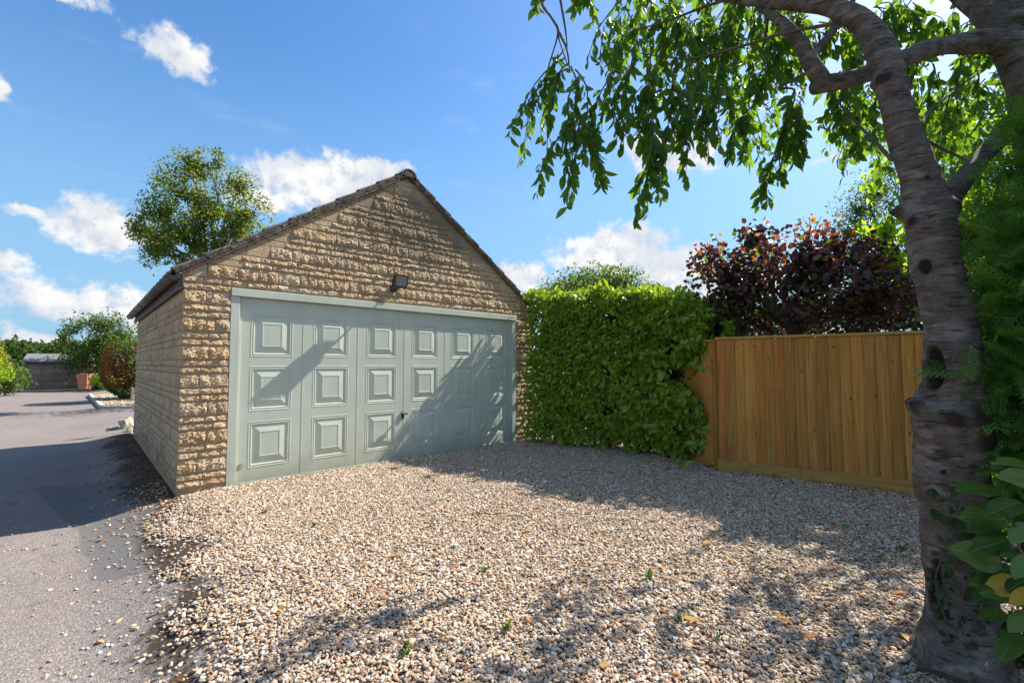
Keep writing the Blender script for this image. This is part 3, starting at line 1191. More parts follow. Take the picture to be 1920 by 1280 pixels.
# ridge tiles
for k in range(12):
    y0 = FRONT_Y - .02 + k * .455; y1 = y0 + .45
    m = MB(); V = []; F = []
    sg = 10
    for y in (y0, y1):
        for rr_ in (.115, .098):
            for q in range(sg + 1):
                th = R(10) + (math.pi - R(20)) * q / sg
                V.append((XM + math.cos(th) * rr_ * 1.1, y, APEX - .022 + math.sin(th) * rr_))
    n1 = sg + 1
    for q in range(sg):
        F += [(q, q + 1, 2 * n1 + q + 1, 2 * n1 + q), (n1 + q + 1, n1 + q, 3 * n1 + q, 3 * n1 + q + 1), (q + 1, q, n1 + q, n1 + q + 1), (2 * n1 + q, 2 * n1 + q + 1, 3 * n1 + q + 1, 3 * n1 + q)]
    F += [(0, 2 * n1, 3 * n1, n1), (sg, n1 + sg, 3 * n1 + sg, 2 * n1 + sg)]
    m.add(V, F); o = m.build('ridge_tile', MATS['tile'], roof); fix_normals(o.data)
m = MB(); m.prism([(XM - .09, APEX - .02), (XM + .09, APEX - .02), (XM + .06, APEX + .06), (XM - .06, APEX + .06)], 'y', FRONT_Y - .014, FRONT_Y + .05)
o = m.build('ridge_mortar', MATS['tile'], roof); fix_normals(o.data)
# eaves, left: soffit box, fascia, gutter
ez = APEX - (XM + OV) * PIT
m = MB(); m.bevbox(-.045, -.024, -.035, LEN + .02, ez - .15, ez + .012, .003)
m.build('fascia_board', MATS['fascia'], roof)
m = MB(); m.bevbox(-.0235, -.012, -.02, LEN + .02, ez - .135, ez + .0, .002)
m.build('soffit', MATS['fascia'], roof)
m = MB(); m.bevbox(-.0235, -.002, -.04, -.0205, ez - .11, EAVE - .02, .003)
m.build('box_end', MATS['fascia'], roof)
m = MB(); m.bevbox(W + .024, W + .045, -.03, LEN + .02, ez - .155, ez + .005, .003)
m.build('fascia_board', MATS['fascia'], roof)


def gutter(y0, y1, cx, cz, r, t=.003):
    V = []; F = []; sg = 12
    for y in (y0, y1):
        for rr_ in (r, r - t):
            for q in range(sg + 1):
                th = math.pi + math.pi * q / sg
                V.append((cx + math.cos(th) * rr_, y, cz + math.sin(th) * rr_))
    n1 = sg + 1
    for q in range(sg):
        F += [(q, q + 1, 2 * n1 + q + 1, 2 * n1 + q), (n1 + q + 1, n1 + q, 3 * n1 + q, 3 * n1 + q + 1), (q + 1, q, n1 + q, n1 + q + 1), (2 * n1 + q, 2 * n1 + q + 1, 3 * n1 + q + 1, 3 * n1 + q)]
    F += [(0, 2 * n1, 3 * n1, n1), (sg, n1 + sg, 3 * n1 + sg, 2 * n1 + sg)]
    return V, F


gx, gz = -.108, ez - .012
gut = None
m = MB(); V, F = gutter(-.06, LEN + .08, gx, gz, .058); m.add(V, F)
gut = m.build('gutter', MATS['gutter_plastic'], roof, True); fix_normals(gut.data)
for y in (-.055, 1.0, 2.0, 3.0, 3.9, 4.7, LEN + .05):
    m = MB(); V, F = gutter(y, y + (.035 if y > 0 else .02), gx, gz, .064, .005); m.add(V, F)
    o = m.build('gutter_bracket', MATS['black_plastic'], roof, True); fix_normals(o.data)
m = MB(); n_ = 12
m.prism([(gx + math.cos(math.pi + math.pi * q / n_) * .057, gz + math.sin(math.pi + math.pi * q / n_) * .057) for q in range(n_ + 1)], 'y', -.064, -.061)
o = m.build('gutter_end', MATS['black_plastic'], roof); fix_normals(o.data)

# door ---------------------------------------------------------------
door = empty('garage_door', (0, 0, 0)); door.parent = garage
P = MATS['sage_paint']
FW_ = .090
HZ0 = DH - .088           # underside of header
m = MB(); m.bevbox(DX0, DX1, -.022, .075, HZ0, DH, .004); m.build('header', P, door)
m = MB(); m.bevbox(DX0, DX0 + FW_, -.006, .075, -.03, HZ0 - .002, .003); m.build('door_frame', P, door)
m = MB(); m.bevbox(DX1 - FW_, DX1, -.006, .075, -.03, HZ0 - .002, .003); m.build('door_frame', P, door)
LX0, LX1 = DX0 + FW_ + .006, DX1 - FW_ - .006
LZ0, LZ1 = .005, HZ0 - .006
LY = .030
LW = LX1 - LX0; LH = LZ1 - LZ0
# panel rectangles
px0 = .117; pw = .463; gap = (LW - 2 * px0 - 6 * pw) / 5
pz = [(.165, .475), (.80, .475), (1.43, .475)]
pz = [(.165, .530), (.810, .520), (1.437, .515)]
cols = [(LX0 + px0 + k * (pw + gap), LX0 + px0 + k * (pw + gap) + pw) for k in range(6)]
rows = [(LZ0 + a, LZ0 + a + b) for a, b in pz]
xs = [LX0] + [v for c in cols for v in c] + [LX1]
zs = [LZ0] + [v for r_ in rows for v in r_] + [LZ1]
m = MB()
V = [(x, LY, z) for z in zs for x in xs]
nx = len(xs)
F = []
for j in range(len(zs) - 1):
    for i in range(nx - 1):
        if i % 2 == 1 and j % 2 == 1: continue
        a = j * nx + i
        F.append((a, a + 1, a + nx + 1, a + nx))
b = len(V)
V += [(LX0, LY + .02, LZ0), (LX1, LY + .02, LZ0), (LX1, LY + .02, LZ1), (LX0, LY + .02, LZ1)]
V += [(LX0, LY, LZ0), (LX1, LY, LZ0), (LX1, LY, LZ1), (LX0, LY, LZ1)]
F += [(b + 3, b + 2, b + 1, b), (b, b + 1, b + 5, b + 4), (b + 1, b + 2, b + 6, b + 5), (b + 2, b + 3, b + 7, b + 6), (b + 3, b, b + 4, b + 7)]
m.add(V, F)
# turned edge round the leaf and pressed seams between the panel columns
for k in range(5):
    xc = (cols[k][1] + cols[k + 1][0]) / 2
    m.bevbox(xc - .0045, xc + .0045, LY - .0025, LY + .001, LZ0 + .02, LZ1 - .02, .0012)
m.bevbox(LX0 + .004, LX0 + .016, LY - .006, LY + .002, LZ0, LZ1, .002)
m.bevbox(LX1 - .016, LX1 - .004, LY - .006, LY + .002, LZ0, LZ1, .002)
m.bevbox(LX0 + .018, LX1 - .018, LY - .006, LY + .002, LZ0, LZ0 + .014, .002)
leaf = m.build('door_leaf', P, door)


def panel_mesh(w, h):
    rings = [(0, 0), (.004, -.002), (.011, -.002), (.016, .002), (.024, .002), (.029, -.001), (.035, -.001), (.041, .009), (.048, .009), (.128, -.004), (.132, -.0015)]
    V = []; F = []
    for off, dep in rings:
        V += [(off, dep, off), (w - off, dep, off), (w - off, dep, h - off), (off, dep, h - off)]
    for i in range(len(rings) - 1):
        for q in range(4):
            a = i * 4 + q; b_ = i * 4 + (q + 1) % 4
            F.append((a, b_, b_ + 4, a + 4))
    n_ = (len(rings) - 1) * 4
    F.append((n_, n_ + 1, n_ + 2, n_ + 3))
    return V, F


for (xa, xb) in cols:
    for (za, zb_) in rows:
        V, F = panel_mesh(xb - xa, zb_ - za)
        key = ('panel', round(zb_ - za, 3))
        if key not in POOL:
            POOL[key] = np_mesh('raised_panel', V, F, P)
        mobj('raised_panel', POOL[key], door, (xa, LY, za))
# threshold strip
m = MB(); m.bevbox(LX0 - .01, LX1 + .01, -.012, .04, -.05, .008, .004); m.build('threshold_seal', MATS['rubber'], door)
# handle
hx = (cols[2][1] + cols[3][0]) / 2 - .02; hzv = .63
m = MB()
m.bevbox(hx - .022, hx + .022, LY - .018, LY - .0005, hzv - .055, hzv + .045, .005)
m.tube([(hx, LY - .018, hzv + .02), (hx, LY - .055, hzv + .02)], .011, 10)
m.bevbox(hx - .05, hx + .055, LY - .072, LY - .054, hzv + .008, hzv + .034, .006)
hd = m.build('door_handle', MATS['black_plastic'], door)
# small pull ring at the lower corner
m = MB()
ring = [(LX0 + .05 + math.cos(t_) * .02, LY - .008 - .006 * math.sin(t_), .20 + math.sin(t_) * .02) for t_ in [i * math.pi / 6 for i in range(13)]]
m.tube(ring, .003, 6, False)
m.bevbox(LX0 + .04, LX0 + .06, LY - .012, LY - .0005, .215, .235, .003)
m.build('pull_ring', MATS['steel'], door)
# floor and lining inside
m = MB(); m.box(.1, W - .1, .10, LEN - .1, -.19, -.02); m.build('floor_slab', MATS['mortar'], garage)

# floodlight -----------------------------------------------------------
FLX, FLZ = 2.43, 2.50
fl = empty('floodlight', (FLX, 0, FLZ))
tag(fl, 'black floodlight on a bracket above the green garage door', 'floodlight')
m = MB(); m.bevbox(-.05, .05, -.06, -.012, -.125, -.045, .006); m.build('junction_box', MATS['black_plastic'], fl)
m = MB()
m.tube([(0, -.06, -.085), (0, -.14, -.09), (0, -.17, -.06)], .012, 8)
m.box(-.10, -.094, -.19, -.16, -.07, .03); m.box(.094, .10, -.19, -.16, -.07, .03); m.box(-.10, .10, -.19, -.16, -.074, -.068)
m.build('bracket', MATS['black_plastic'], fl)
T = Matrix.Translation((0, -.20, .015)) @ Matrix.Rotation(R(14), 4, 'X')
m = MB()
V = []; F = []
for (yy_, hw, hh) in ((-.045, .098, .082), (-.02, .098, .082), (.03, .085, .066), (.06, .05, .035)):
    V += [T @ Vector((sx * hw, yy_, sz * hh)) for sx, sz in ((-1, -1), (1, -1), (1, 1), (-1, 1))]
for i in range(3):
    for q in range(4):
        F.append((i * 4 + q, i * 4 + (q + 1) % 4, i * 4 + (q + 1) % 4 + 4, i * 4 + q + 4))
F.append((12, 13, 14, 15)); F.append((3, 2, 1, 0))
m.add(V, F)
for k in range(6):
    m.box(-.07 + k * .026, -.066 + k * .026, .01, .068, -.05, .05, T)
o = m.build('housing', MATS['black_plastic'], fl); fix_normals(o.data)
m = MB(); m.bevbox(-.086, .086, -.052, -.0465, -.07, .07, .002, T); m.build('glass', MATS['lamp_glass'], fl)
m = MB()
for a in ((-.1, .1, .071, .086), (-.1, .1, -.086, -.071)):
    m.box(a[0], a[1], -.057, -.0455, a[2], a[3], T)
for a in ((-.1, -.087), (.087, .1)):
    m.box(a[0], a[1], -.0565, -.0455, -.0705, .0705, T)
m.build('rim', MATS['lamp_grey'], fl)


# ------------------------------------------------------------------ leaves
def leaf_template(kind):
    """leaf along +x from 0 to 1, normal +z, returns V,F (quads/tris as tri list)"""
    if kind == 'long':      # cherry: elongated, pointed, folded, drooping
        prof = [(0, .0), (.12, .10), (.38, .225), (.65, .20), (.86, .10), (1.0, 0)]
        curl = .22; fold = .35
    elif kind == 'oval':    # laurel
        prof = [(0, .0), (.10, .10), (.35, .22), (.65, .23), (.88, .12), (1.0, 0)]
        curl = .15; fold = .22
    elif kind == 'round':
        prof = [(0, .0), (.15, .28), (.5, .45), (.82, .28), (1.0, 0)]
        curl = .2; fold = .2
    else:                   # small: two triangles folded
        V = np.array([(0, 0, 0), (.5, .3, .08), (1, 0, -.05), (.5, -.3, .08)], float)
        return V, np.array([(0, 2, 1), (0, 3, 2)])
    V = []; F = []
    for i, (x, w) in enumerate(prof):
        zc = -curl * x * x
        if w == 0:
            V.append((x, 0, zc))
        else:
            V += [(x, -w, zc + w * fold), (x, 0, zc), (x, w, zc + w * fold)]
    n = len(prof)
    F += [(0, 1, 2), (0, 2, 3)]
    for i in range(n - 3):
        a = 1 + i * 3
        for q in (0, 1):
            F += [(a + q, a + 3 + q, a + 4 + q), (a + q, a + 4 + q, a + 1 + q)]
    a = 1 + (n - 3) * 3
    F += [(a, a + 3, a + 1), (a + 1, a + 3, a + 2)]
    return np.array(V, float), np.array(F)


TEMPL = {k: leaf_template(k) for k in ('long', 'oval', 'round', 'small')}
# conifer spray: flat frond of scale-leaved twiglets
def spray_template():
    V = []; F = []
    def tri(p, q, w):
        p = np.array(p); q = np.array(q); d = q - p; L = np.linalg.norm(d[:2]) + 1e-9
        nrm = np.array([-d[1] / L, d[0] / L, 0]) * w
        b = len(V); V.extend([p - nrm, p + nrm, q + nrm * .25, q - nrm * .25]); F.extend([(b, b + 1, b + 2), (b, b + 2, b + 3)])
    tri((0, 0, 0), (1, 0, -.12), .022)
    for i in range(9):
        x = .08 + i * .10
        L = .34 * (1 - abs(x - .35) * .8)
        for s in (-1, 1):
            e = (x + L * .75, s * L * .75, -.12 * x - .05)
            tri((x, 0, -.1 * x), e, .018)
            for f in (.45, .75):
                c = (x + L * .75 * f, s * L * .75 * f, -.11 * x)
                tri(c, (c[0] + .10, c[1] + s * .015, c[2] - .02), .014)
                tri(c, (c[0] + .02, c[1] + s * .10, c[2] - .02), .014)
    return np.array(V, float), np.array(F)


TEMPL['spray'] = spray_template()


def big_leaf():
    V = []; F = []; nx_, ny_ = 14, 8
    for i in range(nx_ + 1):
        x = i / nx_
        w = .25 * (math.sin(math.pi * min(1, x * 1.02) ** .85) ** .75) if 0 < x < 1 else .002
        for j in range(ny_ + 1):
            y = (j / ny_ * 2 - 1)
            V.append((x, y * w, -.16 * x * x + abs(y) * w * .28 + .012 * math.sin(x * 16 + y * 2) * abs(y) - .05 * abs(y) ** 3 * w * 4))
    for i in range(nx_):
        for j in range(ny_):
            a = i * (ny_ + 1) + j; b = a + ny_ + 1
            F += [(a, b, b + 1), (a, b + 1, a + 1)]
    return np.array(V, float), np.array(F)


TEMPL['big'] = big_leaf()


def orient(axis, nrm):
    """rows of rotation matrices from leaf axis (x) and normal (z)"""
    x = axis / (np.linalg.norm(axis, axis=1, keepdims=True) + 1e-9)
    z = nrm - x * np.sum(nrm * x, axis=1, keepdims=True)
    z = z / (np.linalg.norm(z, axis=1, keepdims=True) + 1e-9)
    y = np.cross(z, x)
    return np.stack([x, y, z], axis=2)      # columns


def leaves_arrays(P_, axis, nrm, size, kind):
    TV, TF = TEMPL[kind]
    Rm = orient(axis, nrm)
    V = np.einsum('nij,vj->nvi', Rm, TV) * size[:, None, None] + P_[:, None, :]
    n, k, _ = V.shape
    F = (TF[None] + (np.arange(n) * k)[:, None, None]).reshape(-1, 3)
    return V.reshape(-1, 3), F


LEAFME = {}


def add_leaves(parent, P_, axis, nrm, size, kind, mat, individual=0, part='leaf', mass='foliage', prio=None):
    """the largest-showing `individual` leaves become objects, the rest one stuff part"""
    n = len(P_)
    idx = np.arange(n)
    chosen = np.array([], int)
    if individual:
        r = P_ - np.array(CAM)
        f = r @ np.array(FWD); l = r @ np.array(RGT); z = r[:, 2]
        sx = 960 + FPX * l / np.maximum(f, .1); sy = 682 - FPX * z / np.maximum(f, .1)
        vis = (f > .3) & (sx > 5) & (sx < 1915) & (sy > 5) & (sy < 1275)
        score = np.where(vis, size / np.maximum(f, .1), -1)
        if prio is not None: score = np.where(vis, score * prio, -1)
        order = np.argsort(-score)
        chosen = order[:individual]; chosen = chosen[score[chosen] > 0]
        key = (kind, mat)
        if key not in LEAFME:
            TV, TF = TEMPL[kind]
            LEAFME[key] = np_mesh(part, TV, TF, MATS[mat], True, {'lx': TV[:, 0], 'ly': np.abs(TV[:, 1])})
        me = LEAFME[key]
        Rm = orient(axis[chosen], nrm[chosen])
        pm_ = parent.matrix_world if False else None
        off = Vector(parent.location) if parent is not None else Vector((0, 0, 0))
        for q, i in enumerate(chosen):
            M = Matrix([[Rm[q, a, b] * size[i] for b in range(3)] for a in range(3)]).to_4x4()
            M.translation = Vector(P_[i]) - off
            o = bpy.data.objects.new(part, me)
            COL.objects.link(o); o.parent = parent
            o.matrix_basis = M
    rest = np.setdiff1d(idx, chosen)
    if len(rest):
        off = np.array(parent.location) if parent is not None else 0
        V, F = leaves_arrays(P_[rest] - off, axis[rest], nrm[rest], size[rest], kind)
        o = mobj(mass, np_mesh(mass, V, F, MATS[mat], kind in ('long', 'oval', 'round')), parent)
        o['kind'] = 'stuff'
        return o


def rdir(n, bias=(0, 0, 0), s=1.0):
    v = rng.normal(0, s, (n, 3)) + np.array(bias)
    return v / (np.linalg.norm(v, axis=1, keepdims=True) + 1e-9)


def blob_points(blobs, n, shell=.5, holes=0.0, hs=2.0):
    """points in ellipsoids (cx,cy,cz,rx,ry,rz), biased to the shell; noise holes"""
    vol = np.array([b[3] * b[4] * b[5] for b in blobs]) ** .8
    cnt = (n * vol / vol.sum()).astype(int) + 1
    out = []
    for b, c in zip(blobs, cnt):
        d = rdir(c)
        r = (1 - rng.random(c) ** 1.5 * shell) if shell < 1 else rng.random(c) ** (1 / 3)
        # lumpy surface
        lump = 1 + .16 * np.sin(d[:, 0] * 5 + b[0] * 3) + .14 * np.sin(d[:, 1] * 7 + b[1]) + .12 * np.sin(d[:, 2] * 6 + d[:, 0] * 4) + rng.normal(0, .06, c)
        p = d * (r * lump)[:, None] * np.array(b[3:6]) + np.array(b[:3])
        out.append(p)
    p = np.concatenate(out)
    if holes:
        h = np.array([noise.noise(Vector(q) * hs) for q in p])
        p = p[h > holes - 1.0 + .55 * 0 - .0 if False else h > -.25 + holes]
    return p


def px_blob(px, py, d, rx, rz, rd=None):
    """ellipsoid at a pixel and distance; rx, rz half sizes in photo pixels"""
    c = at(px, py, d)
    mx = rx / FPX * d; mz = rz / FPX * d
    md = rd if rd is not None else (mx + mz) / 2
    h = (mx + md) / 2
    return (c.x, c.y, c.z, h, h, mz)


def branch_tube(mb, a, b, r0, r1, sag=0.0, seg=6, wig=.06, steps=6):
    a = Vector(a); b = Vector(b); L = (b - a).length
    pts = []; rad = []
    sd = random.random() * 50
    for i in range(steps + 1):
        t = i / steps
        p = a.lerp(b, t) + Vector((0, 0, -sag * 4 * t * (1 - t)))
        w = math.sin(t * math.pi) * wig * L
        p += Vector((noise.noise(Vector((t * 3, sd, 0))), noise.noise(Vector((t * 3, sd, 9))), noise.noise(Vector((t * 3, sd, 20))))) * w
        pts.append(p); rad.append(r0 + (r1 - r0) * t)
    mb.tube(pts, rad, seg)
    return pts


def bush(name, label, cat, blobs, n, size, kind, mat, base=None, shell=.6, holes=0.0, hs=2.0, up=.3, group=None, trunk=True, individual=0, extra=None, bark='twig_bark', tr=.06):
    cx = sum(b[0] for b in blobs) / len(blobs); cy = sum(b[1] for b in blobs) / len(blobs)
    if base is None: base = (cx, cy, -.2)
    root = empty(name, base)
    tag(root, label, cat, group)
    B = Vector(base)
    if trunk:
        m = MB()
        zlow = min(b[2] - b[5] for b in blobs)
        hub = Vector((base[0], base[1], max(base[2] + .3, zlow + .1)))
        mt = MB(); branch_tube(mt, B - B, hub - B, tr, tr * .8, seg=10)
        mt.build('trunk', MATS[bark], root, True)
        for b in blobs:
            c = Vector(b[:3])
            pts = branch_tube(m, hub - B, c - B, tr * .6, tr * .22, seg=7, wig=.18)
            for _ in range(6):
                d = Vector(rdir(1)[0]); d.z = abs(d.z) * .7 + .1
                e = c + Vector((d.x * b[3], d.y * b[4], d.z * b[5])) * .92
                s = pts[random.randrange(3, len(pts))]
                branch_tube(m, s, e - B, tr * .2, .004, seg=5, wig=.15)
        m.build('branches', MATS[bark], root, True)
    p = blob_points(blobs, n, shell, holes, hs)
    m_ = len(p)
    ax = rdir(m_, (0, 0, -.2)); nr = rdir(m_, (.3, -.1, .9), .6)
    sz = size * np.exp(rng.normal(0, .22, m_))
    add_leaves(root, p, ax, nr, sz, kind, mat, individual)
    if extra:
        for (mt_, frac, zmin, sz2) in extra:
            q = blob_points(blobs, int(n * frac), .25)
            q = q[q[:, 2] > zmin]
            k = len(q)
            add_leaves(root, q, rdir(k, (0, 0, .3)), rdir(k, (.3, -.1, .7), .6), sz2 * np.exp(rng.normal(0, .2, k)), kind, mt_, 0, mass='young_foliage')
    return root


# ------------------------------------------------------------------ laurel hedge
def make_hedge():
    root = empty('laurel_hedge', (5.6, -1.5, -.05))
    tag(root, 'dense green laurel hedge between the garage and the fence', 'hedge')
    off = Vector(root.location)
    # plan line of the face, from the garage corner to the fence
    A = np.array([4.83, -.16]); B = np.array([5.34, -3.30])
    m = MB()
    for k in range(22):
        t = k / 21
        x = A[0] + (B[0] - A[0]) * t + .5 + random.uniform(-.12, .2); y = A[1] + (B[1] - A[1]) * t
        h = 2.35 - .35 * t
        p = Vector((x, y, -.05)) - off
        q = Vector((x + random.uniform(-.2, .2), y + random.uniform(-.15, .15), h)) - off
        pts = branch_tube(m, p, q, .022, .008, seg=5, wig=.1)
        for _ in range(6):
            s = pts[random.randrange(1, 7)]
            e = s + Vector((random.uniform(-.5, -.2), random.uniform(-.3, .3), random.uniform(0, .35)))
            branch_tube(m, s, e, .008, .003, seg=4, wig=.1, steps=3)
    m.build('stems', MATS['twig_bark'], root, True)

    def face(t, z):
        bul = .10 * np.sin(t * 9 + z * 2.3) + .07 * np.sin(z * 5.1 + t * 4) + .06 * np.sin(t * 23 + z * 7)
        belly = .22 * np.sin(np.clip(z / 2.2, 0, 1) * math.pi) * (t * .8 + .1)
        x = A[0] + (B[0] - A[0]) * t - bul * .5 - belly * .4 + .08 - .1 * (1 - np.clip(z / .35, 0, 1)) * -1
        y = A[1] + (B[1] - A[1]) * t
        return x, y
    top = lambda t: 2.50 - .12 * t - .34 * np.clip((t - .62) / .38, 0, 1) ** 1.3
    n = 15500
    t = rng.random(n) ** .92; z = rng.random(n) ** .95
    zz = .07 + z * (top(t) - .05)
    # rounded right end, notches where the fence shows through
    x, y = face(t, zz)
    depth = rng.exponential(.13, n)
    depth = np.clip(depth, 0, .8)
    P_ = np.column_stack([x + depth, y, zz])
    endn = np.array([noise.noise(Vector((0, 3, q * 1.7))) for q in zz])
    rightlim = 1.0 - .04 + .07 * endn - .20 * np.exp(-((zz - 1.25) / .22) ** 2)
    keep = t < rightlim
    lowk = zz > .10 + .22 * (np.array([noise.noise(Vector((q * 6, 0, 1))) for q in t]) + .1)
    keep &= lowk
    hol = np.array([noise.noise(Vector((a * 3.2, b * 3.2, 4.2))) for a, b in zip(y, zz)])
    keep &= ~((hol > .36) & (t > .45) & (rng.random(n) < .85))
    P_ = P_[keep]
    k = len(P_)
    ax = rdir(k, (-.55, -.1, -.35), .55); nr = rdir(k, (-.75, -.25, .55), .42)
    big = 1 + .25 * np.clip((-P_[:, 1] - 1.5) / 1.5, 0, 1)
    sz = .088 * big * np.exp(rng.normal(0, .2, k))
    prio = (P_[:, 0] - np.interp(-P_[:, 1], [0, 3], [A[0], B[0]]) < .06) * 1.0 + .01
    add_leaves(root, P_, ax, nr, sz, 'oval', 'laurel_leaf', 220, prio=prio)
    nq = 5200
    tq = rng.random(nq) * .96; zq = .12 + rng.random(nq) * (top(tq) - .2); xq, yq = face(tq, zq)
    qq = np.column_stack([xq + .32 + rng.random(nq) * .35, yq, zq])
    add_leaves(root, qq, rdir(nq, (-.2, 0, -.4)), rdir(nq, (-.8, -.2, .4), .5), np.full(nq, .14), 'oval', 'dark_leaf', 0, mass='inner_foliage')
    # top growth
    n = 4200
    t = rng.random(n) * .97; w = rng.random(n) * 1.15
    zt = top(t) + .05 * np.sin(t * 31) + .05 * np.sin(t * 17 + w * 4) + rng.normal(0, .035, n)
    x = A[0] + (B[0] - A[0]) * t + w; y = A[1] + (B[1] - A[1]) * t
    P_ = np.column_stack([x + .02, y, zt - (w < .1) * .03])
    ax = rdir(n, (-.1, 0, .8), .5); nr = rdir(n, (-.3, -.2, .4), .6)
    add_leaves(root, P_, ax, nr, .088 * np.exp(rng.normal(0, .2, n)), 'oval', 'laurel_leaf', 0, mass='top_growth')
    # right end
    n = 1800
    zz = .1 + rng.random(n) * 1.85; a = rng.random(n) * 1.5
    P_ = np.column_stack([B[0] + .1 + a * .6, B[1] - .02 + .12 * a + .08 * np.sin(zz * 6) + .3 * np.exp(-((zz - 1.25) / .22) ** 2), zz])
    add_leaves(root, P_, rdir(n, (-.2, -.5, -.3), .5), rdir(n, (-.3, -.7, .5), .5), .09 * np.exp(rng.normal(0, .2, n)), 'oval', 'laurel_leaf', 0, mass='end_foliage')
    # sprigs sticking out over the fence
    sp = MB(); PP = []; AX = []
    for (px, py, d, L, zr) in ((1322, 690, 5.95, .32, -.2), (1318, 800, 5.9, .34, .15), (1300, 742, 6.0, .3, .1), (1305, 640, 6.0, .3, .2), (1290, 590, 6.1, .3, .3),
                              (1290, 870, 5.85, .25, -.1), (1270, 565, 6.4, .25, .6), (1100, 545, 6.9, .2, .9), (1180, 540, 6.7, .2, .9), (1040, 545, 7.4, .18, .9),
                              (990, 555, 7.8, .15, .8), (1230, 800, 6.1, .2, -.3), (1310, 835, 5.85, .25, -.2)):
        e = at(px, py, d); s = e - (RGT * L * .9 + Vector((0, 0, zr * L)))
        pts = branch_tube(sp, s - off, e - off, .006, .002, seg=5, wig=.1)
        for q in range(10):
            f = .25 + .75 * q / 9
            b = s.lerp(e, f); PP.append(b)
            dr = (e - s).normalized() * .6 + Vector(rdir(1)[0]) * .7 + Vector((-.1, -.1, -.15)); AX.append(dr)
    sp.build('sprigs', MATS['twig_bark'], root, True)
    PP = np.array(PP); AX = np.array(AX); k = len(PP)
    add_leaves(root, PP, AX, rdir(k, (-.6, -.5, .6), .4), .105 * np.exp(rng.normal(0, .12, k)), 'oval', 'laurel_leaf', 80)
    # yellowing leaves
    k = 26
    t = rng.random(k) ** .6 * .95; z = .4 + rng.random(k) * 1.7; x, y = face(t, z)
    add_leaves(root, np.column_stack([x - .05, y, z]), rdir(k, (-.4, -.1, -.5), .4), rdir(k, (-.8, -.4, .4), .4), np.full(k, .09), 'oval', 'yellow_leaf', k, part='yellow_leaf')


make_hedge()


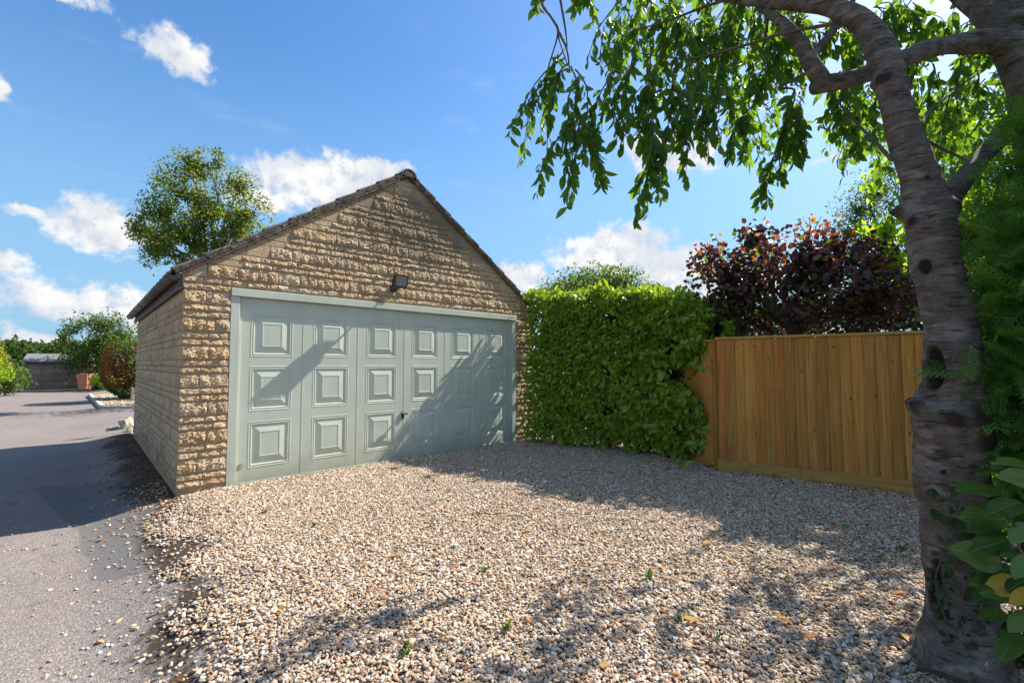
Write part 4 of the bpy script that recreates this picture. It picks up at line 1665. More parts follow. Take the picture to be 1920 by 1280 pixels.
# ------------------------------------------------------------------ fence
def make_fence():
    a = ground_at(1350, 882, 0.0); b = ground_at(1726, 930, 0.0)
    d = Vector((b.x - a.x, b.y - a.y, 0)).normalized()
    nrm = Vector((d.y, -d.x, 0))          # towards the camera side?
    if (CAM - a).dot(nrm) < 0: nrm = -nrm
    ang = math.atan2(d.y, d.x)
    root = empty('board_fence', (a.x, a.y, 0), ang)
    tag(root, 'new brown close-board timber fence with a gravel board at its foot', 'fence')
    face = 1 if (Matrix.Rotation(ang, 4, 'Z') @ Vector((0, 1, 0))).dot(nrm) > 0 else -1
    Hh = 1.70

    def Y(v): return v * face
    bw = .107
    nb = int(4.3 / bw)
    nails = MB()
    for k in range(nb):
        x0 = k * bw; x1 = x0 + bw + .012
        ta, tb = .004, .024                # feather edge: thick edge laps over the next board
        y0 = .0
        m = MB()
        zt = Hh - .03 + random.uniform(-.004, .002)
        tl = random.uniform(-.004, .004)
        V = [(x0, Y(y0 + tb), .155), (x1, Y(y0 + ta + .004), .155), (x1, Y(y0 - .004), .155), (x0, Y(y0 - .002), .155),
             (x0 + tl, Y(y0 + tb), zt), (x1 + tl, Y(y0 + ta + .004), zt), (x1 + tl, Y(y0 - .004), zt), (x0 + tl, Y(y0 - .002), zt)]
        m.add(V, [(0, 1, 5, 4), (1, 2, 6, 5), (2, 3, 7, 6), (3, 0, 4, 7), (3, 2, 1, 0), (4, 5, 6, 7)])
        o = m.build('board', MATS['fence_wood'], root); fix_normals(o.data)
        for zn in (.42, .98, 1.42):
            for xn in (x0 + .028, x0 + .07):
                yc = y0 + tb - (xn - x0) / bw * (tb - ta) + .0005
                zn2 = zn + random.uniform(-.012, .012)
                nails.add([(xn + math.cos(q) * .0035, Y(yc + (.002 if math.cos(q) < 2 else 0)), zn2 + math.sin(q) * .0035) for q in [i * math.pi / 3 for i in range(6)]], [(0, 1, 2, 3, 4, 5)])
    o = nails.build('nails', MATS['black_plastic'], root); o['kind'] = 'stuff'
    m = MB(); m.bevbox(-.02, 4.35, min(Y(-.03), Y(.045)), max(Y(-.03), Y(.045)), Hh - .03 + .003, Hh - .003 + .005, .005)
    m.build('capping_rail', MATS['gravel_board_wood'], root)
    m = MB(); m.bevbox(-.02, 4.35, min(Y(.0), Y(.028)), max(Y(.0), Y(.028)), -.02, .152, .004)
    m.build('gravel_board', MATS['gravel_board_wood'], root)
    for z in (.42, .98, 1.42):
        m = MB(); m.box(-.02, 4.35, min(Y(-.06), Y(-.006)), max(Y(-.06), Y(-.006)), z - .04, z + .04); m.build('rail', MATS['fence_wood'], root)
    for x in (-.06, 1.85, 3.7):
        m = MB(); m.bevbox(x, x + .09, min(Y(-.16), Y(-.065)), max(Y(-.16), Y(-.065)), -.2, Hh, .005); m.build('post', MATS['fence_wood'], root)
    # further section, returning behind the hedge
    root2 = empty('board_fence', (a.x, a.y, 0), ang - R(40))
    tag(root2, 'shaded end section of timber fence half hidden by the laurel hedge', 'fence')
    for k in range(9):
        x0 = -.09 - (k + 1) * bw; x1 = x0 + bw + .01
        m = MB()
        V = [(x0, Y(-.015), -.0), (x1, Y(-.028), -.0), (x1, Y(-.04), 0), (x0, Y(-.037), 0)]
        zt = Hh - .045
        V += [(v[0], v[1], zt) for v in V]
        m.add(V, [(0, 1, 5, 4), (1, 2, 6, 5), (2, 3, 7, 6), (3, 0, 4, 7), (3, 2, 1, 0), (4, 5, 6, 7)])
        o = m.build('board', MATS['fence_wood'], root2); fix_normals(o.data)
    m = MB(); m.bevbox(-.09, -.005, min(Y(-.02), Y(.03)), max(Y(-.02), Y(.03)), -.1, Hh - .04, .004); m.build('post', MATS['fence_wood'], root2)
    m = MB(); m.bevbox(-1.05, -.092, min(Y(-.05), Y(.01)), max(Y(-.05), Y(.01)), Hh - .043, Hh - .02, .004); m.build('capping_rail', MATS['gravel_board_wood'], root2)


make_fence()


# ------------------------------------------------------------------ cherry tree
def limb(name, pts, rads, parent, seg=28, per=8, lump=.08, wounds=(), bumps=(), flare=None, mat='cherry_bark', fine=1.0):
    """pts in world coordinates; displaced tube. wounds/bumps: (point, radius, amount)"""
    P_, R_ = catmull(pts, rads, per)
    off = Vector(parent.location)
    V, F = tube_arrays(P_, R_, seg)
    V = [Vector(v) for v in V]
    C = [p for p in P_ for _ in range(seg)]
    W_ = []
    out = []
    for v, c in zip(V, C):
        d = (v - c); r = d.length; d = d / r if r > 1e-6 else d
        k = 1 + lump * 2 * noise.noise(v * 3.2) + lump * .9 * noise.noise(v * 9) + .035 * fine * noise.noise(v * 26) + .02 * fine * noise.noise(Vector((v.x * 8, v.y * 8, v.z * 60)))
        r2 = r * k
        w = 0
        for (bp, br, am) in bumps:
            q = (v - bp).length / br
            if q < 1.6:
                r2 += am * math.exp(-q * q * 2) * (1 + .8 * noise.noise(v * 17) + .5 * noise.noise(v * 40))
                w = max(w, .8 * math.exp(-q * q * 1.3))
        for (bp, br, am) in wounds:
            q = (v - bp); q = math.sqrt((q.x / br[0]) ** 2 + (q.y / br[0]) ** 2 + (q.z / br[1]) ** 2)
            if q < 2:
                r2 -= am * (math.exp(-q ** 4) - .9 * math.exp(-((q - 1.15) / .25) ** 2))
                w = max(w, 1.1 * math.exp(-q ** 4 * .6))
        if flare is not None:
            h = max(0, (flare[0] - v.z) / flare[0])
            th = math.atan2(d.y, d.x)
            r2 *= 1 + flare[1] * h ** 2 * (1 + .7 * math.sin(th * 5 + .7))
        out.append(c + d * r2 - off); W_.append(w)
    me = np_mesh(name, [tuple(v) for v in out], F, MATS[mat], True, {'wound': W_})
    return mobj(name, me, parent), P_


tree = empty('cherry_tree', tuple(ground_at(1790, 1235, 0)))
tag(tree, 'old cherry tree with scarred banded trunk leaning beside the gravel', 'tree')
D0 = 2.28
A_pts = [at(1815, 1300, 2.05), at(1808, 1220, 2.13), at(1800, 1130, 2.2), at(1794, 1000, 2.25), at(1786, 880, D0), at(1784, 800, D0), at(1784, 775, D0), at(1788, 745, D0), at(1790, 690, D0), at(1783, 600, D0),
         at(1756, 500, 2.3), at(1740, 400, 2.32), at(1714, 300, 2.35), at(1682, 200, 2.38), at(1660, 120, 2.42), at(1628, 55, 2.45), at(1570, 18, 2.5), at(1480, 2, 2.6), at(1390, -6, 2.75), at(1300, -22, 2.9), at(1180, -60, 3.1)]
A_r = [.165, .145, .128, .124, .130, .142, .144, .112, .104, .098, .098, .097, .086, .076, .074, .064, .054, .048, .042, .034, .026]


def surf(px, py, d, r):
    """point on the camera-facing bark"""
    p = at(px, py, d); return p - (p - CAM).normalized() * r


def bark_at(px, py, cx, d, r):
    """where the line of sight at px,py meets a stem of radius r centred on cx"""
    C_ = at(cx, py, d); u = (at(px, py, d) - CAM).normalized()
    t = (C_ - CAM).dot(u); off2 = (C_ - CAM - u * t).length_squared
    return CAM + u * (t - math.sqrt(max(0, r * r - off2)))


limb('trunk', A_pts, A_r, tree, seg=72, per=18, lump=.10, flare=(.4, .22),
     wounds=[(bark_at(1758, 690, 1790, D0, .108), (.036, .115), .035), (bark_at(1735, 500, 1756, 2.3, .098), (.026, .038), .018), (bark_at(1758, 1065, 1796, 2.22, .125), (.020, .14), .035),
             (bark_at(1758, 1130, 1800, 2.2, .125), (.03, .06), .02), (bark_at(1750, 965, 1788, 2.25, .125), (.012, .012), .008), (bark_at(1770, 885, 1786, 2.28, .13), (.012, .012), .008)],
     bumps=[(bark_at(1712, 745, 1786, D0, .12), .075, .05), (bark_at(1730, 765, 1786, D0, .14), .06, .04), (bark_at(1790, 785, 1786, D0, .14), .07, .022), (bark_at(1830, 780, 1786, D0, .14), .08, .03), (bark_at(1850, 830, 1786, D0, .14), .09, .02),
            (bark_at(1695, 395, 1740, 2.32, .097), .055, .055), (bark_at(1715, 415, 1740, 2.32, .097), .05, .02), (bark_at(1660, 150, 1672, 2.4, .075), .055, .03), (bark_at(1700, 155, 1672, 2.4, .075), .035, .04), (bark_at(1630, 165, 1672, 2.4, .075), .03, .035), (bark_at(1785, 385, 1740, 2.34, .097), .07, .03),
            (bark_at(1725, 640, 1785, D0, .10), .04, .012), (bark_at(1825, 560, 1775, D0, .10), .06, .03), (bark_at(1740, 330, 1722, 2.33, .09), .03, .008)])
# second stem, on the right
limb('stem', [at(1810, 800, 2.36), at(1850, 700, 2.40), at(1890, 600, 2.5), at(1935, 470, 2.6), at(1945, 340, 2.65), at(1930, 220, 2.68), at(1905, 110, 2.7), at(1850, 20, 2.8), at(1760, -60, 2.95), at(1650, -140, 3.1)],
     [.085, .085, .08, .075, .078, .08, .088, .085, .075, .06], tree, seg=36, per=10, lump=.09, bumps=[(surf(1890, 180, 2.68, .05), .12, .03)])
limb('stem', [at(1895, 60, 2.72), at(1960, -60, 2.8), at(2050, -220, 3.0), at(2100, -400, 3.2)], [.11, .1, .08, .06], tree, seg=24)
# link between the forks
limb('bough', [at(1765, 400, 2.36), at(1800, 345, 2.42), at(1850, 285, 2.5), at(1900, 235, 2.62), at(1935, 200, 2.68)], [.05, .052, .048, .052, .06], tree, seg=24, per=10, lump=.08)
# limb crossing behind the stem
limb('bough', [at(1925, 90, 2.7), at(1850, 78, 2.68), at(1760, 88, 2.66), at(1690, 112, 2.66), at(1620, 140, 2.64), at(1560, 155, 2.62), at(1530, 162, 2.6)], [.075, .066, .053, .048, .045, .048, .04], tree, seg=24, per=10, lump=.12,
     bumps=[(at(1528, 165, 2.6), .05, .02)])
limb('bough', [at(1545, 158, 2.61), at(1522, 120, 2.6), at(1500, 80, 2.62), at(1470, 45, 2.64), at(1435, 20, 2.7), at(1390, -20, 2.9)], [.045, .04, .038, .03, .022, .016], tree, seg=20, per=8, lump=.12)
limb('bough', [at(1520, 105, 2.6), at(1560, 60, 2.75), at(1600, 0, 2.95)], [.028, .022, .016], tree, seg=12, lump=.1)

TW = MB()
TOFF = Vector(tree.location)
CP = []; CA = []; CN = []; CS = []


def hang(p0, p1, r0=.006, nl=22, ls=.105, droop=.25, spread=1.0, seg=5):
    """a drooping twig from p0 to p1 with leaves hanging from it"""
    p0 = Vector(p0); p1 = Vector(p1)
    pts = []
    L = (p1 - p0).length
    sd = random.random() * 99
    for i in range(9):
        t = i / 8
        p = p0.lerp(p1, t)
        hor = Vector((p1.x - p0.x, p1.y - p0.y, 0))
        p = Vector((p0.x, p0.y, 0)) + hor * (1 - (1 - t) ** 1.7) + Vector((0, 0, p0.z + (p1.z - p0.z) * (t ** 1.25)))
        p += Vector((noise.noise(Vector((t * 2.5, sd, 0))), noise.noise(Vector((t * 2.5, sd, 7))), 0)) * .07 * L
        pts.append(p)
    TW.tube([p - TOFF for p in pts], [r0 + (.0016 - r0) * i / 8 for i in range(9)], seg)
    for k in range(nl):
        t = (k + random.random()) / nl * .92 + .08
        f = t * 8; i = min(7, int(f)); b = pts[i].lerp(pts[i + 1], f - i)
        a = Vector((random.gauss(0, .37) * spread, random.gauss(0, .37) * spread, -1 + random.random() * .5)).normalized()
        CP.append(b + a * .012); CA.append(a); th = random.random() * 6.28
        CN.append(Vector((math.cos(th), math.sin(th), .25))); CS.append(ls * random.uniform(.5, 1.22))
    return pts


def spray(px, py, d, L=.45, n=4, nl=14, ls=.105):
    """a limb tip at the pixel with several drooping twigs below it"""
    c = at(px, py, d)
    for _ in range(n):
        a = random.random() * 6.28; w = random.uniform(.05, .28)
        p0 = c + Vector((random.gauss(0, .06), random.gauss(0, .06), random.gauss(0, .03)))
        p1 = c + Vector((math.cos(a) * w, math.sin(a) * w, -L * random.uniform(.5, 1.05)))
        hang(p0, p1, .005, nl, ls)


# main hanging masses (pixel, distance): position of tip, and source limb on the tree
src = at(1400, -10, 2.8)
sprays = [  # px0,py0,d0 -> px1,py1,d1
    # far left drooping cluster
    ((1050, 100, 3.0), (1025, 320, 2.95)), ((1060, 95, 3.0), (985, 300, 3.0)), ((1075, 125, 2.9), (1070, 390, 2.85)), ((1080, 130, 2.9), (1120, 335, 2.9)),
    ((1060, 110, 3.0), (960, 260, 3.05)), ((1085, 140, 2.85), (1080, 370, 2.8)), ((1065, 120, 2.9), (1030, 230, 2.9)), ((1075, 230, 2.8), (1010, 360, 2.8)), ((1080, 220, 2.8), (1130, 340, 2.85)),
    ((1065, 130, 3.0), (990, 200, 3.1)), ((1070, 170, 2.8), (1060, 330, 2.8)),
    # top left tips
    ((1040, -60, 3.0), (1005, 18, 3.0)), ((1110, -60, 3.0), (1110, 22, 3.0)), ((1080, -60, 3.0), (1078, 12, 3.0)),
    # next hanging bunch
    ((1180, 60, 2.8), (1130, 250, 2.8)), ((1200, 80, 2.75), (1170, 280, 2.8)), ((1220, 100, 2.8), (1220, 300, 2.75)), ((1190, 120, 2.75), (1150, 270, 2.8)),
    ((1230, 130, 2.75), (1200, 270, 2.8)), ((1240, 270, 2.7), (1190, 415, 2.7)), ((1245, 260, 2.7), (1235, 370, 2.7)), ((1230, 230, 2.7), (1215, 400, 2.7)), ((1160, 130, 2.9), (1110, 260, 2.9)),
    # middle
    ((1290, 110, 2.8), (1280, 290, 2.8)), ((1310, 130, 2.8), (1320, 270, 2.8)), ((1330, 100, 2.8), (1370, 210, 2.85)), ((1300, 180, 2.75), (1280, 340, 2.75)), ((1350, 120, 2.8), (1340, 240, 2.8)),
    ((1400, 90, 2.8), (1420, 180, 2.8)), ((1270, 140, 2.7), (1255, 240, 2.7)),
    ((1400, 205, 3.0), (1395, 300, 3.0)), ((1410, 200, 3.0), (1365, 300, 3.0)),
    # thin ones on the right
    ((1490, 165, 3.1), (1470, 290, 3.1)), ((1485, 220, 3.1), (1505, 300, 3.1)), ((1480, 230, 3.1), (1440, 380, 3.1)), ((1475, 220, 3.1), (1460, 340, 3.1)), ((1450, 300, 3.1), (1425, 385, 3.1)),
    # right of stem
    ((1600, 200, 2.9), (1610, 290, 2.9)), ((1640, 180, 3.0), (1650, 330, 3.0)), ((1590, 150, 2.9), (1580, 250, 2.9)),
    ((1750, 120, 3.0), (1740, 250, 3.0)), ((1800, 110, 3.0), (1790, 280, 3.0)), ((1830, 130, 3.0), (1840, 300, 3.0)), ((1780, 180, 3.1), (1770, 330, 3.1)),
    ((1860, 250, 3.2), (1840, 380, 3.2)), ((1800, 300, 3.3), (1780, 420, 3.3)),
]
for a, b in sprays:
    hang(at(*a), at(*b), .006, random.randint(30, 38), .090)
for _ in range(34):
    a = random.choice(sprays[:3] + sprays[14:34] + sprays[14:34])
    (x0, y0, d0), (x1, y1, d1) = a
    f = random.uniform(.0, .5)
    xs_ = x0 + (x1 - x0) * f + random.uniform(-22, 22); ys_ = y0 + (y1 - y0) * f
    L_ = random.uniform(60, 120)
    hang(at(xs_, ys_, d0 + random.uniform(-.1, .35)), at(xs_ + random.uniform(-26, 26), min(ys_ + L_, y1), d1 + random.uniform(-.1, .35)), .004, random.randint(12, 17), .09)
# bare-ish supporting twigs
for pl in ([(1210, -40, 3.0), (1150, -30, 3.0), (1020, -10, 3.0), (1045, 50, 3.0), (1047, 70, 3.0), (1065, 125, 2.95)],
           [(1180, -60, 3.1), (1100, -40, 3.05), (1020, 0, 3.0), (1035, 35, 3.0), (1046, 62, 3.0), (1030, 120, 2.98), (1022, 145, 2.97), (990, 190, 3.0)],
           [(1047, 60, 3.0), (1062, 90, 2.95), (1068, 130, 2.9)],
           [(1045, -30, 3.0), (1055, 25, 3.0), (1062, 70, 3.0), (1066, 120, 2.95)],
           [(1600, 40, 2.5), (1480, 60, 2.6), (1380, 90, 2.7), (1290, 110, 2.8), (1200, 100, 2.8)],
           [(1440, 30, 2.7), (1430, 90, 2.8), (1405, 150, 2.9), (1405, 205, 3.0)],
           [(1520, 130, 2.6), (1500, 145, 2.9), (1460, 165, 3.0), (1490, 170, 3.1), (1480, 220, 3.1), (1450, 300, 3.1)],
           [(1672, 300, 2.35), (1640, 265, 2.5), (1610, 235, 2.7), (1570, 190, 2.9), (1555, 165, 2.7)],
           [(1725, 235, 2.4), (1750, 200, 2.6), (1790, 170, 2.8), (1840, 130, 3.0)],
           [(1730, 260, 2.4), (1790, 290, 2.7), (1830, 300, 3.0), (1860, 250, 3.2)],
           [(1400, -10, 2.75), (1330, 10, 2.8), (1250, 40, 2.8), (1180, 60, 2.8)]):
    P_ = [at(*q) for q in pl]
    pp, rr2 = catmull(P_, [.011 - .0075 * i / (len(P_) - 1) for i in range(len(P_))], 5)
    TW.tube([p - TOFF for p in pp], rr2, 6)
# dense canopy along the top of the frame and above it
for px in range(1160, 1480, 21):
    for py, d in ((-50, 3.1), (-10, 2.95), (30, 3.3), (60, 3.2), (100, 3.3)):
        if random.random() < .85:
            q = (px + random.uniform(-12, 12), py + random.uniform(-20, 20), d + random.uniform(-.2, .5))
            spray(*q, L=.42, n=2, nl=15, ls=.092)
for (px, py, d) in ((1560, 60, 3.2), (1600, 100, 3.4), (1570, 130, 3.3), (1620, 180, 3.3), (1700, 20, 3.2), (1740, 60, 3.4), (1780, 40, 3.4), (1820, 100, 3.5), (1850, 150, 3.4), (1760, 140, 3.5),
                    (1700, 0, 3.3), (1660, 20, 3.4), (1500, 30, 3.2), (1530, 70, 3.3), (1460, 110, 3.3), (1580, 190, 3.4), (1640, 230, 3.6), (1560, 20, 3.0), (1610, 60, 3.4), (1450, 60, 3.2), (1870, 60, 3.4), (1720, 100, 3.2), (1880, 330, 3.6), (1850, 400, 3.8)):
    spray(px, py, d, L=.4, n=4, nl=13)
nvis = len(CP)
# crown carried above and to the right of the frame: (world x, y, z, radius)
crown_up = []
for (px, py, t, r_, k) in ((560, 1215, 3.9, .30, 9), (680, 1190, 4.0, .24, 6), (1080, 1150, 4.0, .22, 6), (1030, 1215, 4.1, .2, 5), 
                           (1450, 1230, 3.7, .45, 14), (1500, 1130, 3.7, .3, 8), (1600, 1200, 3.6, .5, 15), (1640, 1080, 3.7, .4, 10), (1700, 1000, 3.4, .5, 14), (1350, 1100, 3.8, .15, 3),
                           (1560, 990, 3.6, .4, 12), (1400, 1000, 3.8, .35, 8), (900, 1290, 4.1, .4, 9), (1300, 1290, 4.0, .4, 9)):
    gpt = ground_at(px, py, 0) + Vector((1, -.17, 1)) * t
    for _ in range(k):
        c = gpt + Vector(rdir(1)[0]) * r_ * random.random() ** .5
        a = random.random() * 6.28
        hang(c, c + Vector((math.cos(a) * .25, math.sin(a) * .25, -.35)), .005, 11, .1, spread=1.6)
for (px, py, d, t) in ((1740, 400, 2.3, 1.5), (1700, 260, 2.35, 1.5), (1660, 120, 2.4, 1.6), (1640, 60, 2.45, 1.4), (1500, 5, 2.6, 1.4), (1400, 0, 2.7, 1.5), (1790, 560, 2.3, 2.2), (1880, 300, 2.6, 1.3), (1850, 60, 2.7, 1.2), (1600, 20, 2.5, 1.5), (1720, 330, 2.3, 1.9), (1780, 90, 2.7, 1.5), (1540, 150, 2.6, 1.9)):
    g0 = at(px, py, d) + Vector((1, -.2, 1)) * t  # unseen leaf clusters added up-sun to shade the trunk and boughs
    for _ in range(8):
        c = g0 + Vector(rdir(1)[0]) * .38 * random.random() ** .5 + Vector((0, 0, .15))
        a = random.random() * 6.28
        hang(c, c + Vector((math.cos(a) * .25, math.sin(a) * .25, -.35)), .004, 11, .11, spread=1.6)
o = TW.build('twigs', MATS['twig_bark'], tree, True); o['kind'] = 'stuff'
CP = np.array([tuple(v) for v in CP]); CA = np.array([tuple(v) for v in CA]); CN = np.array([tuple(v) for v in CN]); CS = np.array(CS)
# front-most leaves that can be picked out against the sky
add_leaves(tree, CP, CA, CN, CS, 'long', 'cherry_leaf', 298)
print('cherry leaves', len(CP))

# ivy on the trunk
m = MB(); IP = []; IA = []; INn = []
for k in range(5):
    pts = []
    px = 1765 + k * 22; d = 2.2
    for i in range(9):
        y = 1230 - i * (38 if k < 3 else 28)
        pts.append(surf(px + 12 * math.sin(i * 1.3 + k), y, 2.2, .215 - .004 * i))
        for _ in range(4):
            IP.append(pts[-1] + Vector(rdir(1)[0]) * .03); IA.append(Vector(rdir(1)[0]) + Vector((0, 0, -.4))); INn.append((CAM - pts[-1]).normalized() + Vector(rdir(1)[0]) * .4)
    m.tube([p - TOFF for p in pts], .003, 5)
ivy = empty('ivy', tuple(TOFF))
tag(ivy, 'small ivy climbing the lower bark of the cherry trunk', 'ivy')
m.build('stems', MATS['twig_bark'], ivy, True)
IP = np.array([tuple(v) for v in IP]); IA = np.array([tuple(v) for v in IA]); INn = np.array([tuple(v) for v in INn])
add_leaves(ivy, IP, IA, INn, .028 * np.exp(rng.normal(0, .25, len(IP))), 'round', 'dark_leaf', 0)


# ------------------------------------------------------------------ right edge: conifer and near laurel
def make_conifer():
    c = at(1975, 700, 2.38)
    root = empty('conifer', (c.x, c.y, -.05))
    tag(root, 'feathery green conifer crowding the right edge behind the cherry trunk', 'conifer')
    off = Vector(root.location)
    mt = MB(); branch_tube(mt, (0, 0, 0), (0.05, 0, 3.6), .09, .02, seg=10); mt.build('trunk', MATS['twig_bark'], root, True)
    m = MB(); PP = []; AX = []
    for k in range(560):
        z = random.uniform(.75, 3.05)
        a = math.radians(random.uniform(90, 300))
        rr_ = (.62 - .13 * max(0, z - 1.6)) * random.uniform(.75, 1.12) * (1 - .35 * max(0, (.9 - z)))
        s = Vector((0, 0, z - .15)); e = Vector((math.cos(a) * rr_, math.sin(a) * rr_, z + random.uniform(-.1, .15)))
        a_, b_, zc_ = project(e + off)
        if zc_ < .3 or a_ < 1815 + max(0, 500 - b_) * .35: continue
        pts = branch_tube(m, s, e, .005, .0015, seg=4, wig=.08, steps=5)
        dirn = (e - s).normalized()
        for q in range(10):
            f = .42 + .6 * q / 9
            b = s.lerp(e, min(1, f)); PP.append(b + off)
            AX.append(dirn * .8 + Vector(rdir(1)[0]) * .6 + Vector((0, 0, -.25)))
    o = m.build('branches', MATS['twig_bark'], root, True)
    PP = np.array([tuple(v) for v in PP]); AX = np.array([tuple(v) for v in AX]); k = len(PP)
    keepc = []
    for q in PP:
        a_, b_, zc_ = project(q)
        lim_ = 1828 + max(0, 500 - b_) * .35 + (50 if b_ > 820 else 0)
        keepc.append(zc_ < .3 or a_ > lim_ + random.uniform(-25, 30))
    keepc = np.array(keepc); PP = PP[keepc]; AX = AX[keepc]; k = len(PP)
    flip = (AX @ -np.array(RGT)) > .75
    AX[flip] += np.array(RGT) * .5
    add_leaves(root, PP, AX, rdir(k, (-.2, -.1, .8), .5), .20 * np.exp(rng.normal(0, .2, k)), 'spray', 'conifer_leaf', 160, part='frond')
    print('conifer', k)


make_conifer()


def make_near_laurel():
    c = ground_at(1985, 1290, 0)
    root = empty('laurel_bush', (c.x, c.y, -.03))
    tag(root, 'large-leaved laurel shoots low at the right edge by the trunk foot', 'shrub')
    off = Vector(root.location)
    spec = [  # leaf base px, tip px, distance, length
        (1868, 918, 1808, 910, 1.9), (1885, 975, 1818, 965, 1.85), (1890, 1000, 1830, 985, 1.8), (1895, 1010, 1838, 1025, 1.75), (1880, 1055, 1806, 1030, 1.75), (1900, 1060, 1850, 1085, 1.75),
        (1915, 940, 1862, 955, 1.8), (1925, 1000, 1885, 960, 1.75), (1930, 1050, 1890, 1035, 1.7), (1905, 1100, 1838, 1088, 1.75), (1925, 1120, 1860, 1105, 1.7), (1935, 1080, 1895, 1098, 1.7),
        (1940, 980, 1900, 1005, 1.7), (1945, 900, 1890, 890, 1.85), (1930, 870, 1880, 860, 1.95), (1950, 1150, 1900, 1170, 1.65), (1900, 960, 1850, 940, 1.9), (1935, 1200, 1885, 1190, 1.7),
        (1910, 1180, 1880, 1230, 1.75), (1945, 1040, 1905, 1070, 1.6), (1880, 1100, 1835, 1120, 1.85), (1890, 1150, 1845, 1150, 1.85)]
    P_ = []; A_ = []; S_ = []
    for bx, by, tx, ty, d in spec:
        b = at(bx, by, d); t = at(tx, ty, d - .03)
        P_.append(tuple(b)); A_.append(tuple(t - b)); S_.append((t - b).length * 1.15)
    P_ = np.array(P_); A_ = np.array(A_); S_ = np.array(S_)
    add_leaves(root, P_, A_, rdir(len(P_), (-.5, -.35, .75), .28), S_, 'big', 'laurel_near', 40)
    q = np.array([tuple(at(1915, 1085, 1.7)), tuple(at(1945, 1105, 1.6))]); t = np.array([tuple(at(1850, 1108, 1.68)), tuple(at(1893, 1128, 1.6))])
    add_leaves(root, q, t - q, rdir(2, (-.5, -.35, .7), .2), np.linalg.norm(t - q, axis=1), 'big', 'yellow_leaf', 2, part='yellow_leaf')
    m = MB()
    for (a, b) in (((1990, 1280, 1.7), (1880, 915, 1.92)), ((1990, 1250, 1.7), (1890, 985, 1.82)), ((1990, 1290, 1.65), (1885, 1050, 1.77)), ((2000, 1280, 1.65), (1910, 1110, 1.72)), ((2000, 1250, 1.7), (1930, 870, 1.95)), ((1990, 1290, 1.8), (1890, 1190, 1.75))):
        branch_tube(m, at(*a) - off, at(*b) - off, .006, .002, seg=6, wig=.08)
    m.build('stems', MATS['twig_bark'], root, True)
    # dark undergrowth behind it
    blobs = [px_blob(1960, 1180, 2.1, 60, 120), px_blob(1965, 1000, 2.2, 60, 120), px_blob(1900, 1230, 2.2, 50, 50)]
    p = blob_points(blobs, 900, .9)
    k = len(p)
    p = p[p[:, 2] > .0]; k = len(p)
    add_leaves(root, p, rdir(k, (-.3, -.3, -.2)), rdir(k, (-.3, -.3, .8), .5), .06 * np.exp(rng.normal(0, .25, k)), 'oval', 'dark_leaf', 0, mass='undergrowth')


make_near_laurel()

# ------------------------------------------------------------------ shrubs behind hedge and fence
bush('copper_shrub', 'purple-leaved shrub with orange tips rising behind the timber fence', 'shrub',
     [px_blob(1385, 560, 6.7, 90, 85), px_blob(1355, 500, 6.8, 60, 45), px_blob(1450, 500, 6.5, 80, 65), px_blob(1540, 490, 6.3, 75, 65), px_blob(1520, 570, 6.3, 120, 60), px_blob(1640, 560, 6.1, 90, 60), px_blob(1610, 480, 6.2, 50, 40), px_blob(1330, 480, 6.8, 32, 36), px_blob(1415, 445, 6.7, 30, 34), px_blob(1520, 425, 6.4, 34, 26), px_blob(1565, 432, 6.3, 30, 28), px_blob(1600, 540, 6.0, 110, 70)],
     12500, .066, 'round', 'copper_leaf', shell=.95, holes=.10, hs=1.7, extra=[('copper_young', .13, 2.62, .066), ('bush_leaf', .07, 1.5, .06)], individual=120)
bush('round_shrub', 'leafy green shrub showing round above the laurel hedge', 'shrub',
     [px_blob(1110, 545, 11.5, 92, 48), px_blob(1160, 540, 11.3, 50, 42), px_blob(1050, 555, 11.6, 50, 30)], 9000, .07, 'oval', 'bush_leaf', shell=.7)
bush('green_shrub', 'loose green bush between the laurel hedge and purple shrub', 'shrub',
     [px_blob(1265, 590, 7.6, 60, 50), px_blob(1330, 600, 7.2, 50, 50), px_blob(1300, 640, 7.0, 60, 40), px_blob(1360, 600, 6.6, 40, 40)], 6200, .07, 'oval', 'bush_leaf', shell=.8)
bush('back_hedge', 'dark evergreen growth directly behind the fence near the trunk', 'hedge',
     [px_blob(1640, 590, 7.4, 110, 70), px_blob(1500, 610, 7.6, 120, 50), px_blob(1380, 615, 7.8, 110, 45), px_blob(1270, 620, 8.2, 60, 45), px_blob(1720, 540, 7.2, 90, 110), px_blob(1820, 520, 7.0, 110, 150)], 13000, .08, 'oval', 'dark_leaf', shell=.8)
bush('light_tree', 'bright yellow-green tree hanging behind the cherry trunk', 'tree',
     [px_blob(1650, 430, 6.6, 40, 45), px_blob(1690, 350, 6.8, 55, 60), px_blob(1840, 420, 5.6, 95, 110), px_blob(1760, 250, 6.6, 60, 60), px_blob(1860, 300, 5.8, 70, 90), px_blob(1660, 490, 6.2, 45, 30), px_blob(1880, 560, 5.4, 80, 90)],
     6500, .12, 'long', 'light_leaf', shell=.8, holes=.1, hs=1.4, bark='twig_bark')
bush('feathery_bush', 'fine twiggy green bush against the sky left of the trunk', 'tree',
     [px_blob(1610, 395, 9.5, 40, 50), px_blob(1650, 360, 9.6, 40, 60), px_blob(1590, 440, 9.4, 40, 40)], 5200, .045, 'small', 'bush_leaf', shell=.95)

